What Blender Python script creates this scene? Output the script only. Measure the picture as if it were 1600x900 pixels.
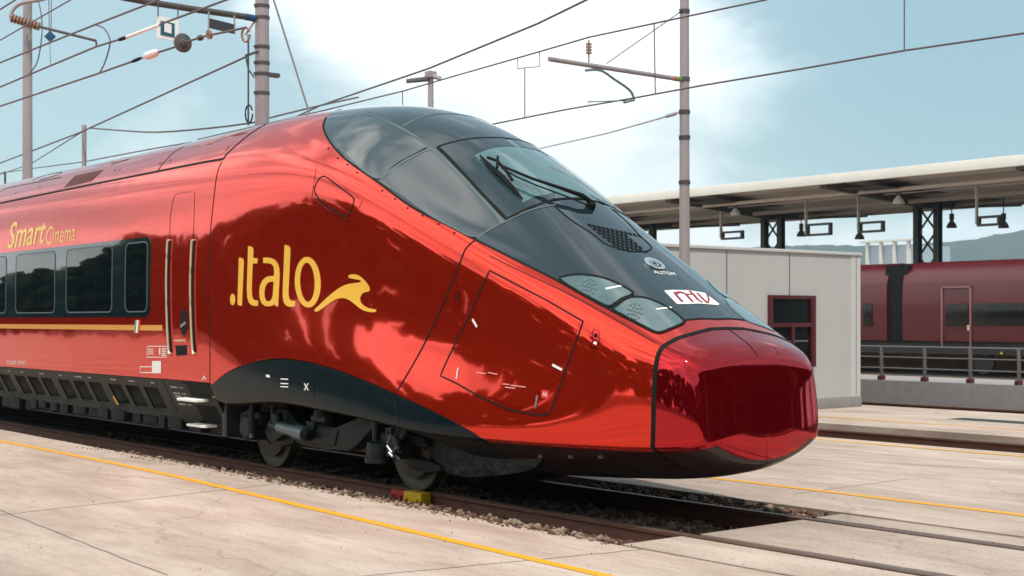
import bpy, bmesh, math, random
import numpy as np
from mathutils import Vector, Matrix
from mathutils.bvhtree import BVHTree
from mathutils.geometry import delaunay_2d_cdt
R=math.radians
random.seed(7)
SC=bpy.context.scene; COL=SC.collection
for o in list(bpy.data.objects): bpy.data.objects.remove(o)

# ------------------------------------------------------------ camera
TH=R(38.9); FPX=2170.; CAM=np.array([15.04,-9.15,1.78]); HZ=500.
ct,st=math.cos(TH),math.sin(TH)
cd=bpy.data.cameras.new('camera'); cam=bpy.data.objects.new('camera',cd); COL.objects.link(cam)
cd.sensor_width=36; cd.lens=36*FPX/1600; cd.shift_y=(HZ-450)/1600; cd.clip_start=.1; cd.clip_end=20000
cam.location=CAM
cam.rotation_euler=Vector((-ct,st,0)).to_track_quat('-Z','Y').to_euler()
cd.dof.use_dof=True; cd.dof.focus_distance=13.5; cd.dof.aperture_fstop=4.5
SC.camera=cam
# ------------------------------------------------------------ sky, sun, exposure
SUN_EL=R(62); SUN_V=Vector((.93,-.37)).normalized()
SUN_ROT=math.atan2(SUN_V.x,SUN_V.y)
W=bpy.data.worlds.new('World'); SC.world=W; W.use_nodes=True
nt=W.node_tree; N=nt.nodes; L=nt.links; N.clear()
def nd(t,**k):
    n=N.new(t)
    for a,b in k.items(): setattr(n,a,b)
    return n
out=nd('ShaderNodeOutputWorld'); bg=nd('ShaderNodeBackground'); bg.inputs[1].default_value=.11
sky=nd('ShaderNodeTexSky',sky_type='NISHITA'); sky.sun_disc=False; sky.sun_elevation=SUN_EL; sky.sun_rotation=SUN_ROT
sky.air_density=1.0; sky.dust_density=1.2; sky.ozone_density=1.0
tc=nd('ShaderNodeTexCoord'); mp=nd('ShaderNodeMapping'); mp.inputs['Scale'].default_value=(1,1,2.2); mp.inputs['Location'].default_value=(3.1,.4,.2)
n1=nd('ShaderNodeTexNoise'); n1.inputs['Scale'].default_value=4.2; n1.inputs['Detail'].default_value=7; n1.inputs['Roughness'].default_value=.52; n1.inputs['Distortion'].default_value=.4
L.new(tc.outputs['Generated'],mp.inputs[0]); L.new(mp.outputs[0],n1.inputs[0])
# a bank of cloud in one compass direction (the middle of the view), thinning out to both sides
def camdir(px,py):
    v=np.array([-ct,st,0])+np.array([st,ct,0])*(px-800)/FPX+np.array([0,0,1.])*(HZ-py)/FPX
    return v/np.linalg.norm(v)
def bank(px,py,a,b):
    d=nd('ShaderNodeVectorMath',operation='DOT_PRODUCT'); d.inputs[1].default_value=tuple(camdir(px,py)); 
    nz=nd('ShaderNodeVectorMath',operation='NORMALIZE'); L.new(tc.outputs['Generated'],nz.inputs[0]); L.new(nz.outputs[0],d.inputs[0])
    m=nd('ShaderNodeMapRange'); m.inputs[1].default_value=math.cos(R(a)); m.inputs[2].default_value=math.cos(R(b)); m.inputs[3].default_value=0; m.inputs[4].default_value=1
    L.new(d.outputs['Value'],m.inputs[0]); return m.outputs[0]
def mth(op,a,b):
    m=nd('ShaderNodeMath',operation=op)
    for i,v in ((0,a),(1,b)):
        if isinstance(v,(int,float)): m.inputs[i].default_value=v
        else: L.new(v,m.inputs[i])
    return m.outputs[0]
b1=bank(880,190,14,2); b2=bank(1560,60,11,3)
dens=mth('ADD',n1.outputs[0],mth('MULTIPLY',b1,.34)); dens=mth('SUBTRACT',dens,mth('MULTIPLY',b2,.10))
hz_=nd('ShaderNodeSeparateXYZ'); L.new(tc.outputs['Generated'],hz_.inputs[0])
hm=nd('ShaderNodeMapRange'); hm.inputs[1].default_value=.13; hm.inputs[2].default_value=.01; hm.inputs[3].default_value=0; hm.inputs[4].default_value=.26; L.new(hz_.outputs[2],hm.inputs[0]); dens=mth('ADD',dens,hm.outputs[0])
def bankv(v,a,b):
    v=Vector(v).normalized(); d=nd('ShaderNodeVectorMath',operation='DOT_PRODUCT'); d.inputs[1].default_value=tuple(v); L.new(tc.outputs['Generated'],d.inputs[0])
    m=nd('ShaderNodeMapRange'); m.inputs[1].default_value=math.cos(R(a)); m.inputs[2].default_value=math.cos(R(b)); L.new(d.outputs['Value'],m.inputs[0]); return m.outputs[0]
b3=bankv((-.35,-.80,.45),68,28)   # unseen bright cloud added behind the camera for the paint's reflections
dens=mth('ADD',dens,mth('MULTIPLY',b3,.20))
cr=nd('ShaderNodeMapRange'); cr.inputs[1].default_value=.50; cr.inputs[2].default_value=.82; L.new(dens,cr.inputs[0])
cr.interpolation_type='SMOOTHSTEP'
tint=nd('ShaderNodeMixRGB',blend_type='MULTIPLY'); tint.inputs[0].default_value=1; tint.inputs[2].default_value=(1.2,1.28,1.05,1)
L.new(sky.outputs[0],tint.inputs[1])
# thin high veil: everywhere a little white over the blue
veil=nd('ShaderNodeMixRGB'); veil.inputs[0].default_value=.42; veil.inputs[2].default_value=(7.0,9.4,10.2,1); L.new(tint.outputs[0],veil.inputs[1])
mix=nd('ShaderNodeMixRGB'); mix.inputs[2].default_value=(14.0,14.3,14.4,1)
L.new(cr.outputs[0],mix.inputs[0]); L.new(veil.outputs[0],mix.inputs[1])
br=nd('ShaderNodeMixRGB',blend_type='MULTIPLY'); br.inputs[2].default_value=(1.75,1.66,1.55,1); L.new(b3,br.inputs[0]); L.new(mix.outputs[0],br.inputs[1]); mix=br  # brightens that unseen cloud so the paint mirrors more light
gl=nd('ShaderNodeMixRGB',blend_type='MULTIPLY'); gl.inputs[2].default_value=(.50,.70,.78,1)
L.new(mth('MULTIPLY',b2,.55),gl.inputs[0]); L.new(mix.outputs[0],gl.inputs[1])
L.new(gl.outputs[0],bg.inputs[0]); L.new(bg.outputs[0],out.inputs[0])
sd=bpy.data.lights.new('sun','SUN'); sd.energy=3.6; sd.angle=R(.55); sd.color=(1,.95,.88)
sun=bpy.data.objects.new('sun',sd); COL.objects.link(sun)
sdir=Vector((SUN_V.x*math.cos(SUN_EL),SUN_V.y*math.cos(SUN_EL),math.sin(SUN_EL)))
sun.rotation_euler=sdir.to_track_quat('Z','Y').to_euler(); sun.location=(0,0,30)
vs=SC.view_settings; vs.view_transform='Standard'; vs.look='None'; vs.exposure=0.0; vs.gamma=1; vs.use_curve_mapping=False

# ------------------------------------------------------------ helpers: points
def Pd(px,py,dep):
    return CAM+dep*(np.array([-ct,st,0])+np.array([st,ct,0])*(px-800)/FPX+np.array([0,0,1.])*(HZ-py)/FPX)
def PY(px,py,Y):
    d=Pd(px,py,1.)-CAM; return CAM+d*((Y-CAM[1])/d[1])
def PZ(px,py,z=0.):
    d=Pd(px,py,1.)-CAM; return CAM+d*((z-CAM[2])/d[2])
def PX(px,py,X):
    d=Pd(px,py,1.)-CAM; return CAM+d*((X-CAM[0])/d[0])
# ------------------------------------------------------------ materials
MAT={}
def mat(name,col,rough=.6,metal=0,coat=0,coat_rough=.03,var=0.,vscale=4.,col2=None,bump=0.,bscale=20.,ior=None,coat_ior=1.5,rvar=0.,emit=None,stretch=None,trans=0,spec=None,detail=6):
    m=bpy.data.materials.new(name); m.use_nodes=True; t=m.node_tree; b=t.nodes['Principled BSDF']
    b.inputs['Base Color'].default_value=(*col,1); b.inputs['Roughness'].default_value=rough; b.inputs['Metallic'].default_value=metal
    b.inputs['Coat Weight'].default_value=coat; b.inputs['Coat Roughness'].default_value=coat_rough; b.inputs['Coat IOR'].default_value=coat_ior
    if ior: b.inputs['IOR'].default_value=ior
    if spec is not None: b.inputs['Specular IOR Level'].default_value=spec
    b.inputs['Transmission Weight'].default_value=trans
    tc=t.nodes.new('ShaderNodeTexCoord'); mp=t.nodes.new('ShaderNodeMapping'); t.links.new(tc.outputs['Object'],mp.inputs[0])
    if stretch: mp.inputs['Scale'].default_value=stretch
    if col2 is None: col2=tuple(c*(1-var) for c in col)
    if var or col2!=tuple(col):
        n=t.nodes.new('ShaderNodeTexNoise'); n.inputs['Scale'].default_value=vscale; n.inputs['Detail'].default_value=detail; n.inputs['Roughness'].default_value=.6
        t.links.new(mp.outputs[0],n.inputs[0])
        r=t.nodes.new('ShaderNodeValToRGB'); r.color_ramp.elements[0].position=.32; r.color_ramp.elements[1].position=.68
        r.color_ramp.elements[0].color=(*col2,1); r.color_ramp.elements[1].color=(*col,1)
        t.links.new(n.outputs[0],r.inputs[0]); t.links.new(r.outputs[0],b.inputs['Base Color'])
        if rvar:
            k=t.nodes.new('ShaderNodeMapRange'); k.inputs[3].default_value=rough-rvar; k.inputs[4].default_value=rough+rvar
            t.links.new(n.outputs[0],k.inputs[0]); t.links.new(k.outputs[0],b.inputs['Roughness'])
    if bump:
        n2=t.nodes.new('ShaderNodeTexNoise'); n2.inputs['Scale'].default_value=bscale; n2.inputs['Detail'].default_value=4 if bscale>5 else 1.5
        t.links.new(mp.outputs[0],n2.inputs[0]); bp=t.nodes.new('ShaderNodeBump'); bp.inputs['Strength'].default_value=1; bp.inputs['Distance'].default_value=bump
        t.links.new(n2.outputs[0],bp.inputs['Height']); t.links.new(bp.outputs[0],b.inputs['Normal']); t.links.new(bp.outputs[0],b.inputs['Coat Normal'])
    if emit: b.inputs['Emission Color'].default_value=(*emit[:3],1); b.inputs['Emission Strength'].default_value=emit[3]
    MAT[name]=m; return m
RED=mat('train_red_paint',(.74,.030,.010),rough=.055,metal=.78,coat=.40,coat_rough=.01,coat_ior=1.5,bump=.0036,bscale=1.7,var=.05,vscale=.8)
NOSE=mat('nose_cover_paint',(.46,.005,.012),rough=.05,metal=.88,coat=.45,coat_rough=.01,coat_ior=1.5,bump=.0016,bscale=2.5)
BLK=mat('black_gap',(.006,.006,.006),rough=.8,spec=.2)
RUB=mat('black_rubber',(.005,.0055,.006),rough=.7,spec=.25,bump=.02,bscale=9)
TEAL=mat('dark_teal_panel',(.0015,.008,.011),rough=.25,spec=.1,coat=.22,coat_rough=.03,bump=.001,bscale=1.8)
GRAYT=mat('grey_green_underframe',(.011,.019,.021),rough=.5,spec=.28,var=.45,vscale=3,bump=.002,bscale=30)
GLS=mat('black_canopy_glass',(.010,.020,.026),rough=.06,coat=.5,coat_rough=.01,coat_ior=1.6,ior=1.5,bump=.0010,bscale=1.6,var=.25,vscale=1.2)
GLS2=mat('tinted_pane_glass',(.014,.024,.030),rough=.03,coat=.8,coat_rough=.0,coat_ior=1.55,ior=1.5,bump=.0012,bscale=1.1)
WS=mat('windscreen_glass',(.06,.14,.14),rough=.03,coat=1,coat_rough=.0,coat_ior=1.9,bump=.0006,bscale=1.2,var=.35,vscale=1.6)
WBAND=mat('window_band_glass',(.006,.017,.022),rough=.05,spec=.4,coat=.5,coat_rough=0,coat_ior=1.7,bump=.0006,bscale=2)
PANE=mat('passenger_pane_glass',(.003,.006,.008),rough=.02,spec=.3,coat=.35,coat_rough=0,coat_ior=1.8,bump=.0006,bscale=.9)
LINE=mat('grey_gasket',(.07,.10,.105),rough=.5)
LENS=mat('headlight_lens',(.075,.125,.125),rough=.08,coat=1,coat_rough=.01,coat_ior=1.7,var=.3,vscale=6)
LED=mat('lamp_reflector',(.17,.22,.22),rough=.25,metal=.6)
GOLD=mat('gold_lettering',(.80,.44,.03),rough=.4,coat=.6)
STRIPE=mat('gold_stripe',(.70,.30,.03),rough=.4,coat=1)
WHT=mat('white_marking',(.80,.78,.74),rough=.5)
GRN=mat('green_marking',(.03,.30,.10),rough=.5)
REDM=mat('red_marking',(.60,.02,.02),rough=.5)
MAROON=mat('maroon_lettering',(.25,.01,.03),rough=.4)
CHROME=mat('chrome_ring',(.75,.77,.78),rough=.18,metal=.9)
HAND=mat('pale_gold_handrail',(.72,.62,.42),rough=.3,metal=.5)
STEEL=mat('rusty_rail_steel',(.14,.046,.026),col2=(.07,.028,.018),rough=.7,vscale=7,bump=.003,bscale=40,stretch=(.5,1,3))
HEADT=mat('worn_rail_head',(.16,.10,.075),rough=.45,metal=.4,var=.35,vscale=9,stretch=(.2,1,1))
OLIVE=mat('olive_wheel_steel',(.065,.065,.038),rough=.55,metal=.3,var=.35,vscale=8)
BOG=mat('bogie_grey_paint',(.010,.016,.018),rough=.5,spec=.28,var=.35,vscale=6,bump=.002,bscale=25)
CYL=mat('damper_blue_grey',(.09,.125,.14),rough=.38,var=.25,vscale=9)
YEL=mat('yellow_line_paint',(.78,.36,.012),rough=.65,var=.22,vscale=14,bump=.001,bscale=60)
YEL2=mat('yellow_cast_iron',(.75,.45,.01),rough=.5,var=.2)
MAST=mat('galvanised_mast_steel',(.36,.31,.31),rough=.55,metal=.2,var=.18,vscale=3,bump=.001,bscale=30,stretch=(1,1,.3))
MASTD=mat('dark_fittings',(.075,.065,.06),rough=.6,metal=.2)
WIRE=mat('wire_grey_brown',(.10,.085,.085),rough=.6)
WIREL=mat('wire_light_grey',(.34,.34,.34),rough=.5)
INS=mat('brown_insulator',(.30,.16,.11),rough=.3)
SIGNB=mat('blue_sign',(.01,.05,.12),rough=.4)
SIGNT=mat('teal_sign',(.01,.10,.14),rough=.4)
SIGNK=mat('charcoal_sign_back',(.035,.035,.038),rough=.5)
SHED=mat('pale_cladding',(.47,.455,.435),rough=.55,var=.05,vscale=1.6,stretch=(1,2,.5),bump=.0005,bscale=9)
SHEDT=mat('cladding_trim',(.55,.53,.51),rough=.5)
PLINTH=mat('concrete_plinth',(.30,.27,.26),rough=.8,var=.2,vscale=6)
FRAMER=mat('dark_red_frame',(.075,.005,.009),rough=.4,coat=.3)
WINK=mat('shed_window_glass',(.006,.007,.008),rough=.15,spec=.25)
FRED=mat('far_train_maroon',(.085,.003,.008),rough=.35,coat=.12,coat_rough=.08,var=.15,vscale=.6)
FDARK=mat('far_train_dark',(.02,.018,.018),rough=.5,var=.4,vscale=2)
CANW=mat('canopy_white_paint',(.74,.71,.65),rough=.6,var=.10,vscale=.6)
CANU=mat('canopy_soffit_sheet',(.88,.85,.78),rough=.7,var=.12,vscale=.4,stretch=(.3,2,1))
CAND=mat('canopy_dark_steel',(.09,.095,.095),rough=.6)
COLG=mat('column_green_steel',(.06,.08,.075),rough=.5)
FARB=mat('far_pale_panels',(.45,.52,.58),rough=.6,var=.1,vscale=.3)
HILL=mat('wooded_hill',(.06,.08,.06),col2=(.045,.06,.045),rough=1,vscale=.012,detail=10,spec=0)
TREE=mat('tree_line_foliage',(.03,.045,.02),rough=.95,var=.5,vscale=.3,spec=.1)
STAT=mat('dark_reflected_brick',(.02,.012,.010),rough=.8,var=.4,vscale=.4)  # darkened so the train nose mirrors near-black
RAILG=mat('railing_grey_paint',(.13,.115,.115),rough=.5)

def concrete(name,base,dark,grain=1.):
    m=bpy.data.materials.new(name); m.use_nodes=True; t=m.node_tree; n=t.nodes; l=t.links; b=n['Principled BSDF']; b.inputs['Roughness'].default_value=.85; b.inputs['Specular IOR Level'].default_value=.3
    tc=n.new('ShaderNodeTexCoord')
    def noise(scale,det,str_=(1,1,1),rot=0,rough=.6):
        mp=n.new('ShaderNodeMapping'); mp.inputs['Scale'].default_value=str_; mp.inputs['Rotation'].default_value=(0,0,rot); l.new(tc.outputs['Object'],mp.inputs[0])
        k=n.new('ShaderNodeTexNoise'); k.inputs['Scale'].default_value=scale; k.inputs['Detail'].default_value=det; k.inputs['Roughness'].default_value=rough; l.new(mp.outputs[0],k.inputs[0]); return k.outputs[0]
    def ramp(src,a,b_,c0,c1):
        r=n.new('ShaderNodeValToRGB'); r.color_ramp.elements[0].position=a; r.color_ramp.elements[1].position=b_; r.color_ramp.elements[0].color=(*c0,1); r.color_ramp.elements[1].color=(*c1,1); l.new(src,r.inputs[0]); return r.outputs[0]
    def mul(a,b_):
        x=n.new('ShaderNodeMixRGB'); x.blend_type='MULTIPLY'; x.inputs[0].default_value=1; l.new(a,x.inputs[1]); l.new(b_,x.inputs[2]); return x.outputs[0]
    c=ramp(noise(.55,8,(.6,1.5,1),.12),.30,.66,dark,base)
    c=mul(c,ramp(noise(1.3,6,(.45,1.6,1),-.25),  .38,.60,(.86,.82,.79),(1,1,1)))       # trowel and tyre streaks
    c=mul(c,ramp(noise(3.5,5,(.5,2.,1),.5),.34,.52,(.88,.86,.84),(1,1,1)))
    c=mul(c,ramp(noise(46*grain,2,rough=.4),.29,.355,(.42,.33,.28),(1,1,1)))            # specks
    c=mul(c,ramp(noise(140*grain,2),.3,.6,(.86,.85,.84),(1,1,1)))
    c=mul(c,ramp(noise(.8,4,(1,1.6,1),.9,.5),.66,.74,(1,1,1),(.80,.77,.74)))           # damp patches
    c=mul(c,ramp(noise(2.2,6,(.07,3.,1),-.62),.60,.66,(1,1,1),(.90,.88,.865)))          # tyre marks
    v=n.new('ShaderNodeTexVoronoi'); v.feature='DISTANCE_TO_EDGE'; v.inputs['Scale'].default_value=.16; 
    mp=n.new('ShaderNodeMapping'); l.new(tc.outputs['Object'],mp.inputs[0]); 
    ad=n.new('ShaderNodeVectorMath'); ad.operation='ADD'; k=n.new('ShaderNodeTexNoise'); k.inputs['Scale'].default_value=1.3; k.inputs['Detail'].default_value=5; l.new(tc.outputs['Object'],k.inputs[0]); l.new(tc.outputs['Object'],ad.inputs[0]); l.new(k.outputs[1],ad.inputs[1]); l.new(ad.outputs[0],v.inputs[0])
    c=mul(c,ramp(v.outputs[0],.0006,.0016,(.80,.76,.74),(1,1,1)))                        # hairline cracks
    l.new(c,b.inputs['Base Color'])
    bp=n.new('ShaderNodeBump'); bp.inputs['Distance'].default_value=.004; bp.inputs['Strength'].default_value=.7; l.new(noise(30,6),bp.inputs['Height']); l.new(bp.outputs[0],b.inputs['Normal'])
    MAT[name]=m; return m
CONC=concrete('platform_concrete',(.56,.455,.385),(.38,.30,.25))
CONC2=concrete('crossing_concrete',(.52,.425,.36),(.36,.285,.24),.7)
BALL=mat('ballast_bed',(.13,.085,.065),col2=(.035,.022,.016),rough=.95,vscale=22,bump=.03,bscale=28)
EARTH=mat('yard_ground',(.10,.075,.06),col2=(.05,.038,.03),rough=.95,vscale=1.5,bump=.03,bscale=9)

# ------------------------------------------------------------ mesh helpers
def tag(o,label=None,cat=None,group=None,kind=None):
    if label: o['label']=label
    if cat: o['category']=cat
    if group: o['group']=group
    if kind: o['kind']=kind
    return o
def mk(name,vs,fs,m,parent=None,smooth=False,normals=None,mats=None,midx=None):
    me=bpy.data.meshes.new(name); me.from_pydata([tuple(map(float,v)) for v in vs],[],[tuple(f) for f in fs]); me.materials.append(m)
    for x in (mats or []): me.materials.append(x)
    if midx is not None:
        me.polygons.foreach_set('material_index',midx)
    if smooth: me.polygons.foreach_set('use_smooth',[True]*len(me.polygons))
    me.update()
    if normals is not None: me.normals_split_custom_set_from_vertices([tuple(map(float,x)) for x in normals])
    o=bpy.data.objects.new(name,me); COL.objects.link(o)
    if parent: o.parent=parent; 
    return o
def empty(name,loc=(0,0,0)):
    o=bpy.data.objects.new(name,None); COL.objects.link(o); o.location=loc; o.empty_display_size=.2; return o
class MB:
    def __init__(s): s.v=[]; s.f=[]; s.m=[]; s.sm=[]
    def add(s,vs,fs,mi=0):
        b=len(s.v); s.v+= [tuple(map(float,v)) for v in vs]; s.f+=[tuple(b+i for i in f) for f in fs]; s.m+=[mi]*len(fs); return s
    def box(s,a,b,mi=0):
        (x0,y0,z0),(x1,y1,z1)=a,b
        return s.add([(x0,y0,z0),(x1,y0,z0),(x1,y1,z0),(x0,y1,z0),(x0,y0,z1),(x1,y0,z1),(x1,y1,z1),(x0,y1,z1)],[(3,2,1,0),(4,5,6,7),(0,1,5,4),(1,2,6,5),(2,3,7,6),(3,0,4,7)],mi)
    def tube(s,pts,r,n=8,mi=0,cap=True):
        pts=[Vector(p) for p in pts]; rs=r if isinstance(r,(list,tuple)) else [r]*len(pts); rings=[]
        for i,p in enumerate(pts):
            t=(pts[min(i+1,len(pts)-1)]-pts[max(i-1,0)]).normalized()
            a=t.cross(Vector((0,0,1))); 
            if a.length<.05: a=t.cross(Vector((0,1,0)))
            a.normalize(); b=t.cross(a)
            rings.append([p+(a*math.cos(2*math.pi*k/n)+b*math.sin(2*math.pi*k/n))*rs[i] for k in range(n)])
        vs=[v for g in rings for v in g]; fs=[]
        for i in range(len(pts)-1):
            for k in range(n):
                fs.append((i*n+k,i*n+(k+1)%n,(i+1)*n+(k+1)%n,(i+1)*n+k))
        if cap: fs.append(tuple(range(n-1,-1,-1))); fs.append(tuple((len(pts)-1)*n+k for k in range(n)))
        return s.add(vs,fs,mi)
    def prism(s,poly,off,mi=0):
        n=len(poly); a=[Vector(p) for p in poly]; b=[p+Vector(off) for p in a]
        return s.add(a+b,[tuple(range(n)),tuple(range(2*n-1,n-1,-1))]+[(i,i+n,(i+1)%n+n,(i+1)%n) for i in range(n)],mi)
    def lathe(s,c,axis,prof,n=28,mi=0):
        c=Vector(c); ax=Vector(axis).normalized(); a=ax.cross(Vector((0,0,1)))
        if a.length<.05: a=ax.cross(Vector((0,1,0)))
        a.normalize(); b=ax.cross(a); vs=[];fs=[]
        for (h,r) in prof:
            for k in range(n): vs.append(c+ax*h+(a*math.cos(2*math.pi*k/n)+b*math.sin(2*math.pi*k/n))*r)
        for i in range(len(prof)-1):
            for k in range(n): fs.append((i*n+k,i*n+(k+1)%n,(i+1)*n+(k+1)%n,(i+1)*n+k))
        return s.add(vs,fs,mi)
    def obj(s,name,m,parent=None,smooth=False,mats=None,bevel=0,angle=35):
        o=mk(name,s.v,s.f,m,parent,False,mats=mats,midx=s.m)
        me=o.data
        bm=bmesh.new(); bm.from_mesh(me); bmesh.ops.recalc_face_normals(bm,faces=bm.faces)
        if bevel:
            ed=[e for e in bm.edges if len(e.link_faces)==2 and e.calc_face_angle(0)>R(40)]
            bmesh.ops.bevel(bm,geom=ed,offset=bevel,segments=2,affect='EDGES',profile=.6)
        if smooth or bevel:
            for f in bm.faces: f.smooth=True
            for e in bm.edges:
                if len(e.link_faces)==2 and e.calc_face_angle(0)>R(angle): e.smooth=False
        bm.to_mesh(me); bm.free(); return o
def place(o,p):
    """give a one-mesh thing an origin at its own base"""
    p=Vector(p); o.data.transform(Matrix.Translation(-p)); o.location=p; return o
def rebase(root,p):
    """empty at the base, children keep their world place"""
    root.location=p
    for c in root.children: c.matrix_parent_inverse=Matrix.Translation(-Vector(p))

# ============================================================ SETTING
def slab(name,poly,z0,z1,m,kind='structure'):
    mb=MB(); mb.prism([(x,y,z0) for x,y in poly],(0,0,z1-z0)); return tag(mb.obj(name,m),kind=kind)
G=MB(); 
xs=[-3050,-1500,-400,-120,-60,-30,0,30,60,120,400,1500,3050]
for i in range(len(xs)-1):
    for j in range(len(xs)-1):
        G.add([(xs[i],xs[j],-.42),(xs[i+1],xs[j],-.42),(xs[i+1],xs[j+1],-.42),(xs[i],xs[j+1],-.42)],[(0,1,2,3)])
tag(G.obj('ground',EARTH),kind='structure')
def strip_ground(name,y0,y1,z,m,x0=-90,x1=60):
    mb=MB(); mb.box((x0,y0,z-.2),(x1,y1,z)); return tag(mb.obj(name,m),kind='structure')
strip_ground('track_bed',-1.45,1.28,-.20,BALL,-90,6.99)
strip_ground('track_bed',7.95,9.95,-.22,BALL)
strip_ground('track_bed',14.95,17.45,-.24,BALL)
# near platform edge bends very slightly
near=[(-140,-1.30),(-12,-1.40),(0,-1.52),(7.0,-1.60),(40,-1.60)]
slab('near_platform',[(-140,-31)]+[(40,-31)]+[(x,y) for x,y in reversed(near)],-.4,0,CONC)
slab('middle_platform',[(-90,1.30),(60,1.30),(60,7.8),(-90,7.8)],-.4,0,CONC)
slab('far_platform',[(-90,10.1),(60,10.1),(60,14.9),(-90,14.9)],-.4,0,CONC)
slab('soffit_bounce_slab',[(-120,19.65),(60,19.65),(60,34.5),(-120,34.5)],-.4,-.30,CONC)  # hidden slab added to bounce light up at the canopy soffit
slab('canopy_bounce_platform',[(-120,42.5),(60,42.5),(60,53),(-120,53)],-.4,.45,CONC2)  # unseen platform under the canopy, added for bounce onto the soffit
slab('raised_platform',[(-90,17.5),(60,17.5),(60,19.6),(-90,19.6)],-.4,.40,PLINTH)
# level crossing in front of the nose, three concrete strips with open grooves beside the rails
slab('crossing_slab',[(7.0,-1.535),(60,-1.535),(60,-.865),(7.0,-.865)],-.4,-.003,CONC2)
slab('crossing_slab',[(7.02,-.655),(60,-.655),(60,.655),(7.02,.655)],-.4,-.003,CONC2)
slab('crossing_slab',[(7.0,.865),(60,.865),(60,1.23),(7.0,1.23)],-.4,-.003,CONC2)
def painted(name,pts,w,m,z=.004):
    vs=[];fs=[]
    P=[Vector((p[0],p[1],0)) for p in pts]
    for i,p in enumerate(P):
        t=(P[min(i+1,len(P)-1)]-P[max(i-1,0)]).normalized(); q=Vector((-t.y,t.x,0))*w/2
        vs+=[(p.x-q.x,p.y-q.y,z),(p.x+q.x,p.y+q.y,z)]
    for i in range(len(P)-1): fs.append((2*i,2*i+2,2*i+3,2*i+1))
    return mk(name,vs,fs,m)
yn=[PZ(0,689),PZ(251,738.5),PZ(420,779),PZ(762,858),PZ(932,897)]
yn=[yn[0]+(yn[0]-yn[1])*3]+yn+[yn[-1]+(yn[-1]-yn[-2])*9]
yn_s=[]
for i in range(len(yn)-1):
    for k in range(4): yn_s.append(yn[i]*(1-k/4)+yn[i+1]*k/4)
yn_s.append(yn[-1])
for _ in range(3): yn_s=[yn_s[0]]+[(a+2*b+c_)/4 for a,b,c_ in zip(yn_s,yn_s[1:],yn_s[2:])]+[yn_s[-1]]
tag(painted('yellow_safety_line',yn_s,.105,YEL),kind='structure')
for Y,w in ((2.42,.12),(7.40,.10),(11.35,.10)):
    tag(painted('yellow_safety_line',[(-90,Y),(60,Y)],w,YEL),kind='structure')
JT=mat('dark_joint',(.16,.13,.12),rough=.9)
def joint(a,b,w=.012,z=.003):
    p,q=PZ(*a),PZ(*b); n=14; pts=[]
    for k in range(n+1):
        x=p*(1-k/n)+q*k/n; j=random.uniform(-.015,.015) if 0<k<n else 0; pts.append((x[0]+j,x[1]+j))
    tag(painted('pavement_joint',pts,w,JT,z),kind='structure')
joint((0,797),(262,899)); joint((-60,812),(620,735),.014); joint((0,725),(210,715),.01)
joint((520,905),(1010,858),.012); joint((1150,712),(1600,735),.014); joint((1240,772),(1420,748),.010)
tag(painted('pavement_joint',[(9.8,-1.5),(9.8,1.2)],.016,JT,.002),kind='structure')

# rails
def rail(y,x0,x1,name='steel_rail',label='',group=None,top=0.):
    pr=[(-.075,-.172),(.075,-.172),(.075,-.158),(.014,-.140),(.011,-.045),(.036,-.036),(.036,-.008),(.026,0),(-.026,0),(-.036,-.008),(-.036,-.036),(-.011,-.045),(-.014,-.140),(-.075,-.158)]
    n=len(pr); vs=[(x0,y+a,b+top) for a,b in pr]+[(x1,y+a,b+top) for a,b in pr]
    fs=[(i,(i+1)%n,(i+1)%n+n,i+n) for i in range(n)]+[tuple(range(n-1,-1,-1)),tuple(range(n,2*n))]
    mi=[0]*len(fs)
    for i in (6,7,8): mi[i]=1
    o=mk(name,vs,fs,STEEL,mats=[HEADT],midx=mi); place(o,(x0,y,top-.172)); tag(o,label,'rail',group); return o
rail(-.755,-90,60,label='rusty near rail under the red train, nearest the yellow line')
rail(.755,-90,60,label='rusty rail under the red train, farther from the near yellow line')
rail(8.2,-90,60,label='dark rail in the trench beyond the middle platform, nearer of the pair',top=-.06)
rail(9.7,-90,60,label='dark rail in the trench beyond the middle platform, farther of the pair',top=-.06)
rail(15.5,-90,60,label='dark rail below the raised platform wall, nearer of the pair',top=-.08)
rail(17.0,-90,60,label='dark rail below the raised platform wall, farther of the pair',top=-.08)
SLP=mat('concrete_sleeper',(.20,.15,.12),rough=.9,var=.4,vscale=5)
sl=None
for k in range(16):
    x=6.4-k*.62
    if sl is None:
        mb=MB(); mb.box((-.13,-1.2,-.16),(.13,1.2,0)); 
        for s in (-1,1):
            for q in (-.12,.12): mb.box((-.06,s*.755+q-.03,0),(.06,s*.755+q+.03,.03))
        sl=mb.obj('railway_sleeper',SLP,bevel=.01); o=sl
    else: o=sl.copy(); COL.objects.link(o)
    o.location=(x,0,-.175); tag(o,'concrete sleeper half buried in the ballast under the red train','sleeper','sleepers under the red train')

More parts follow.
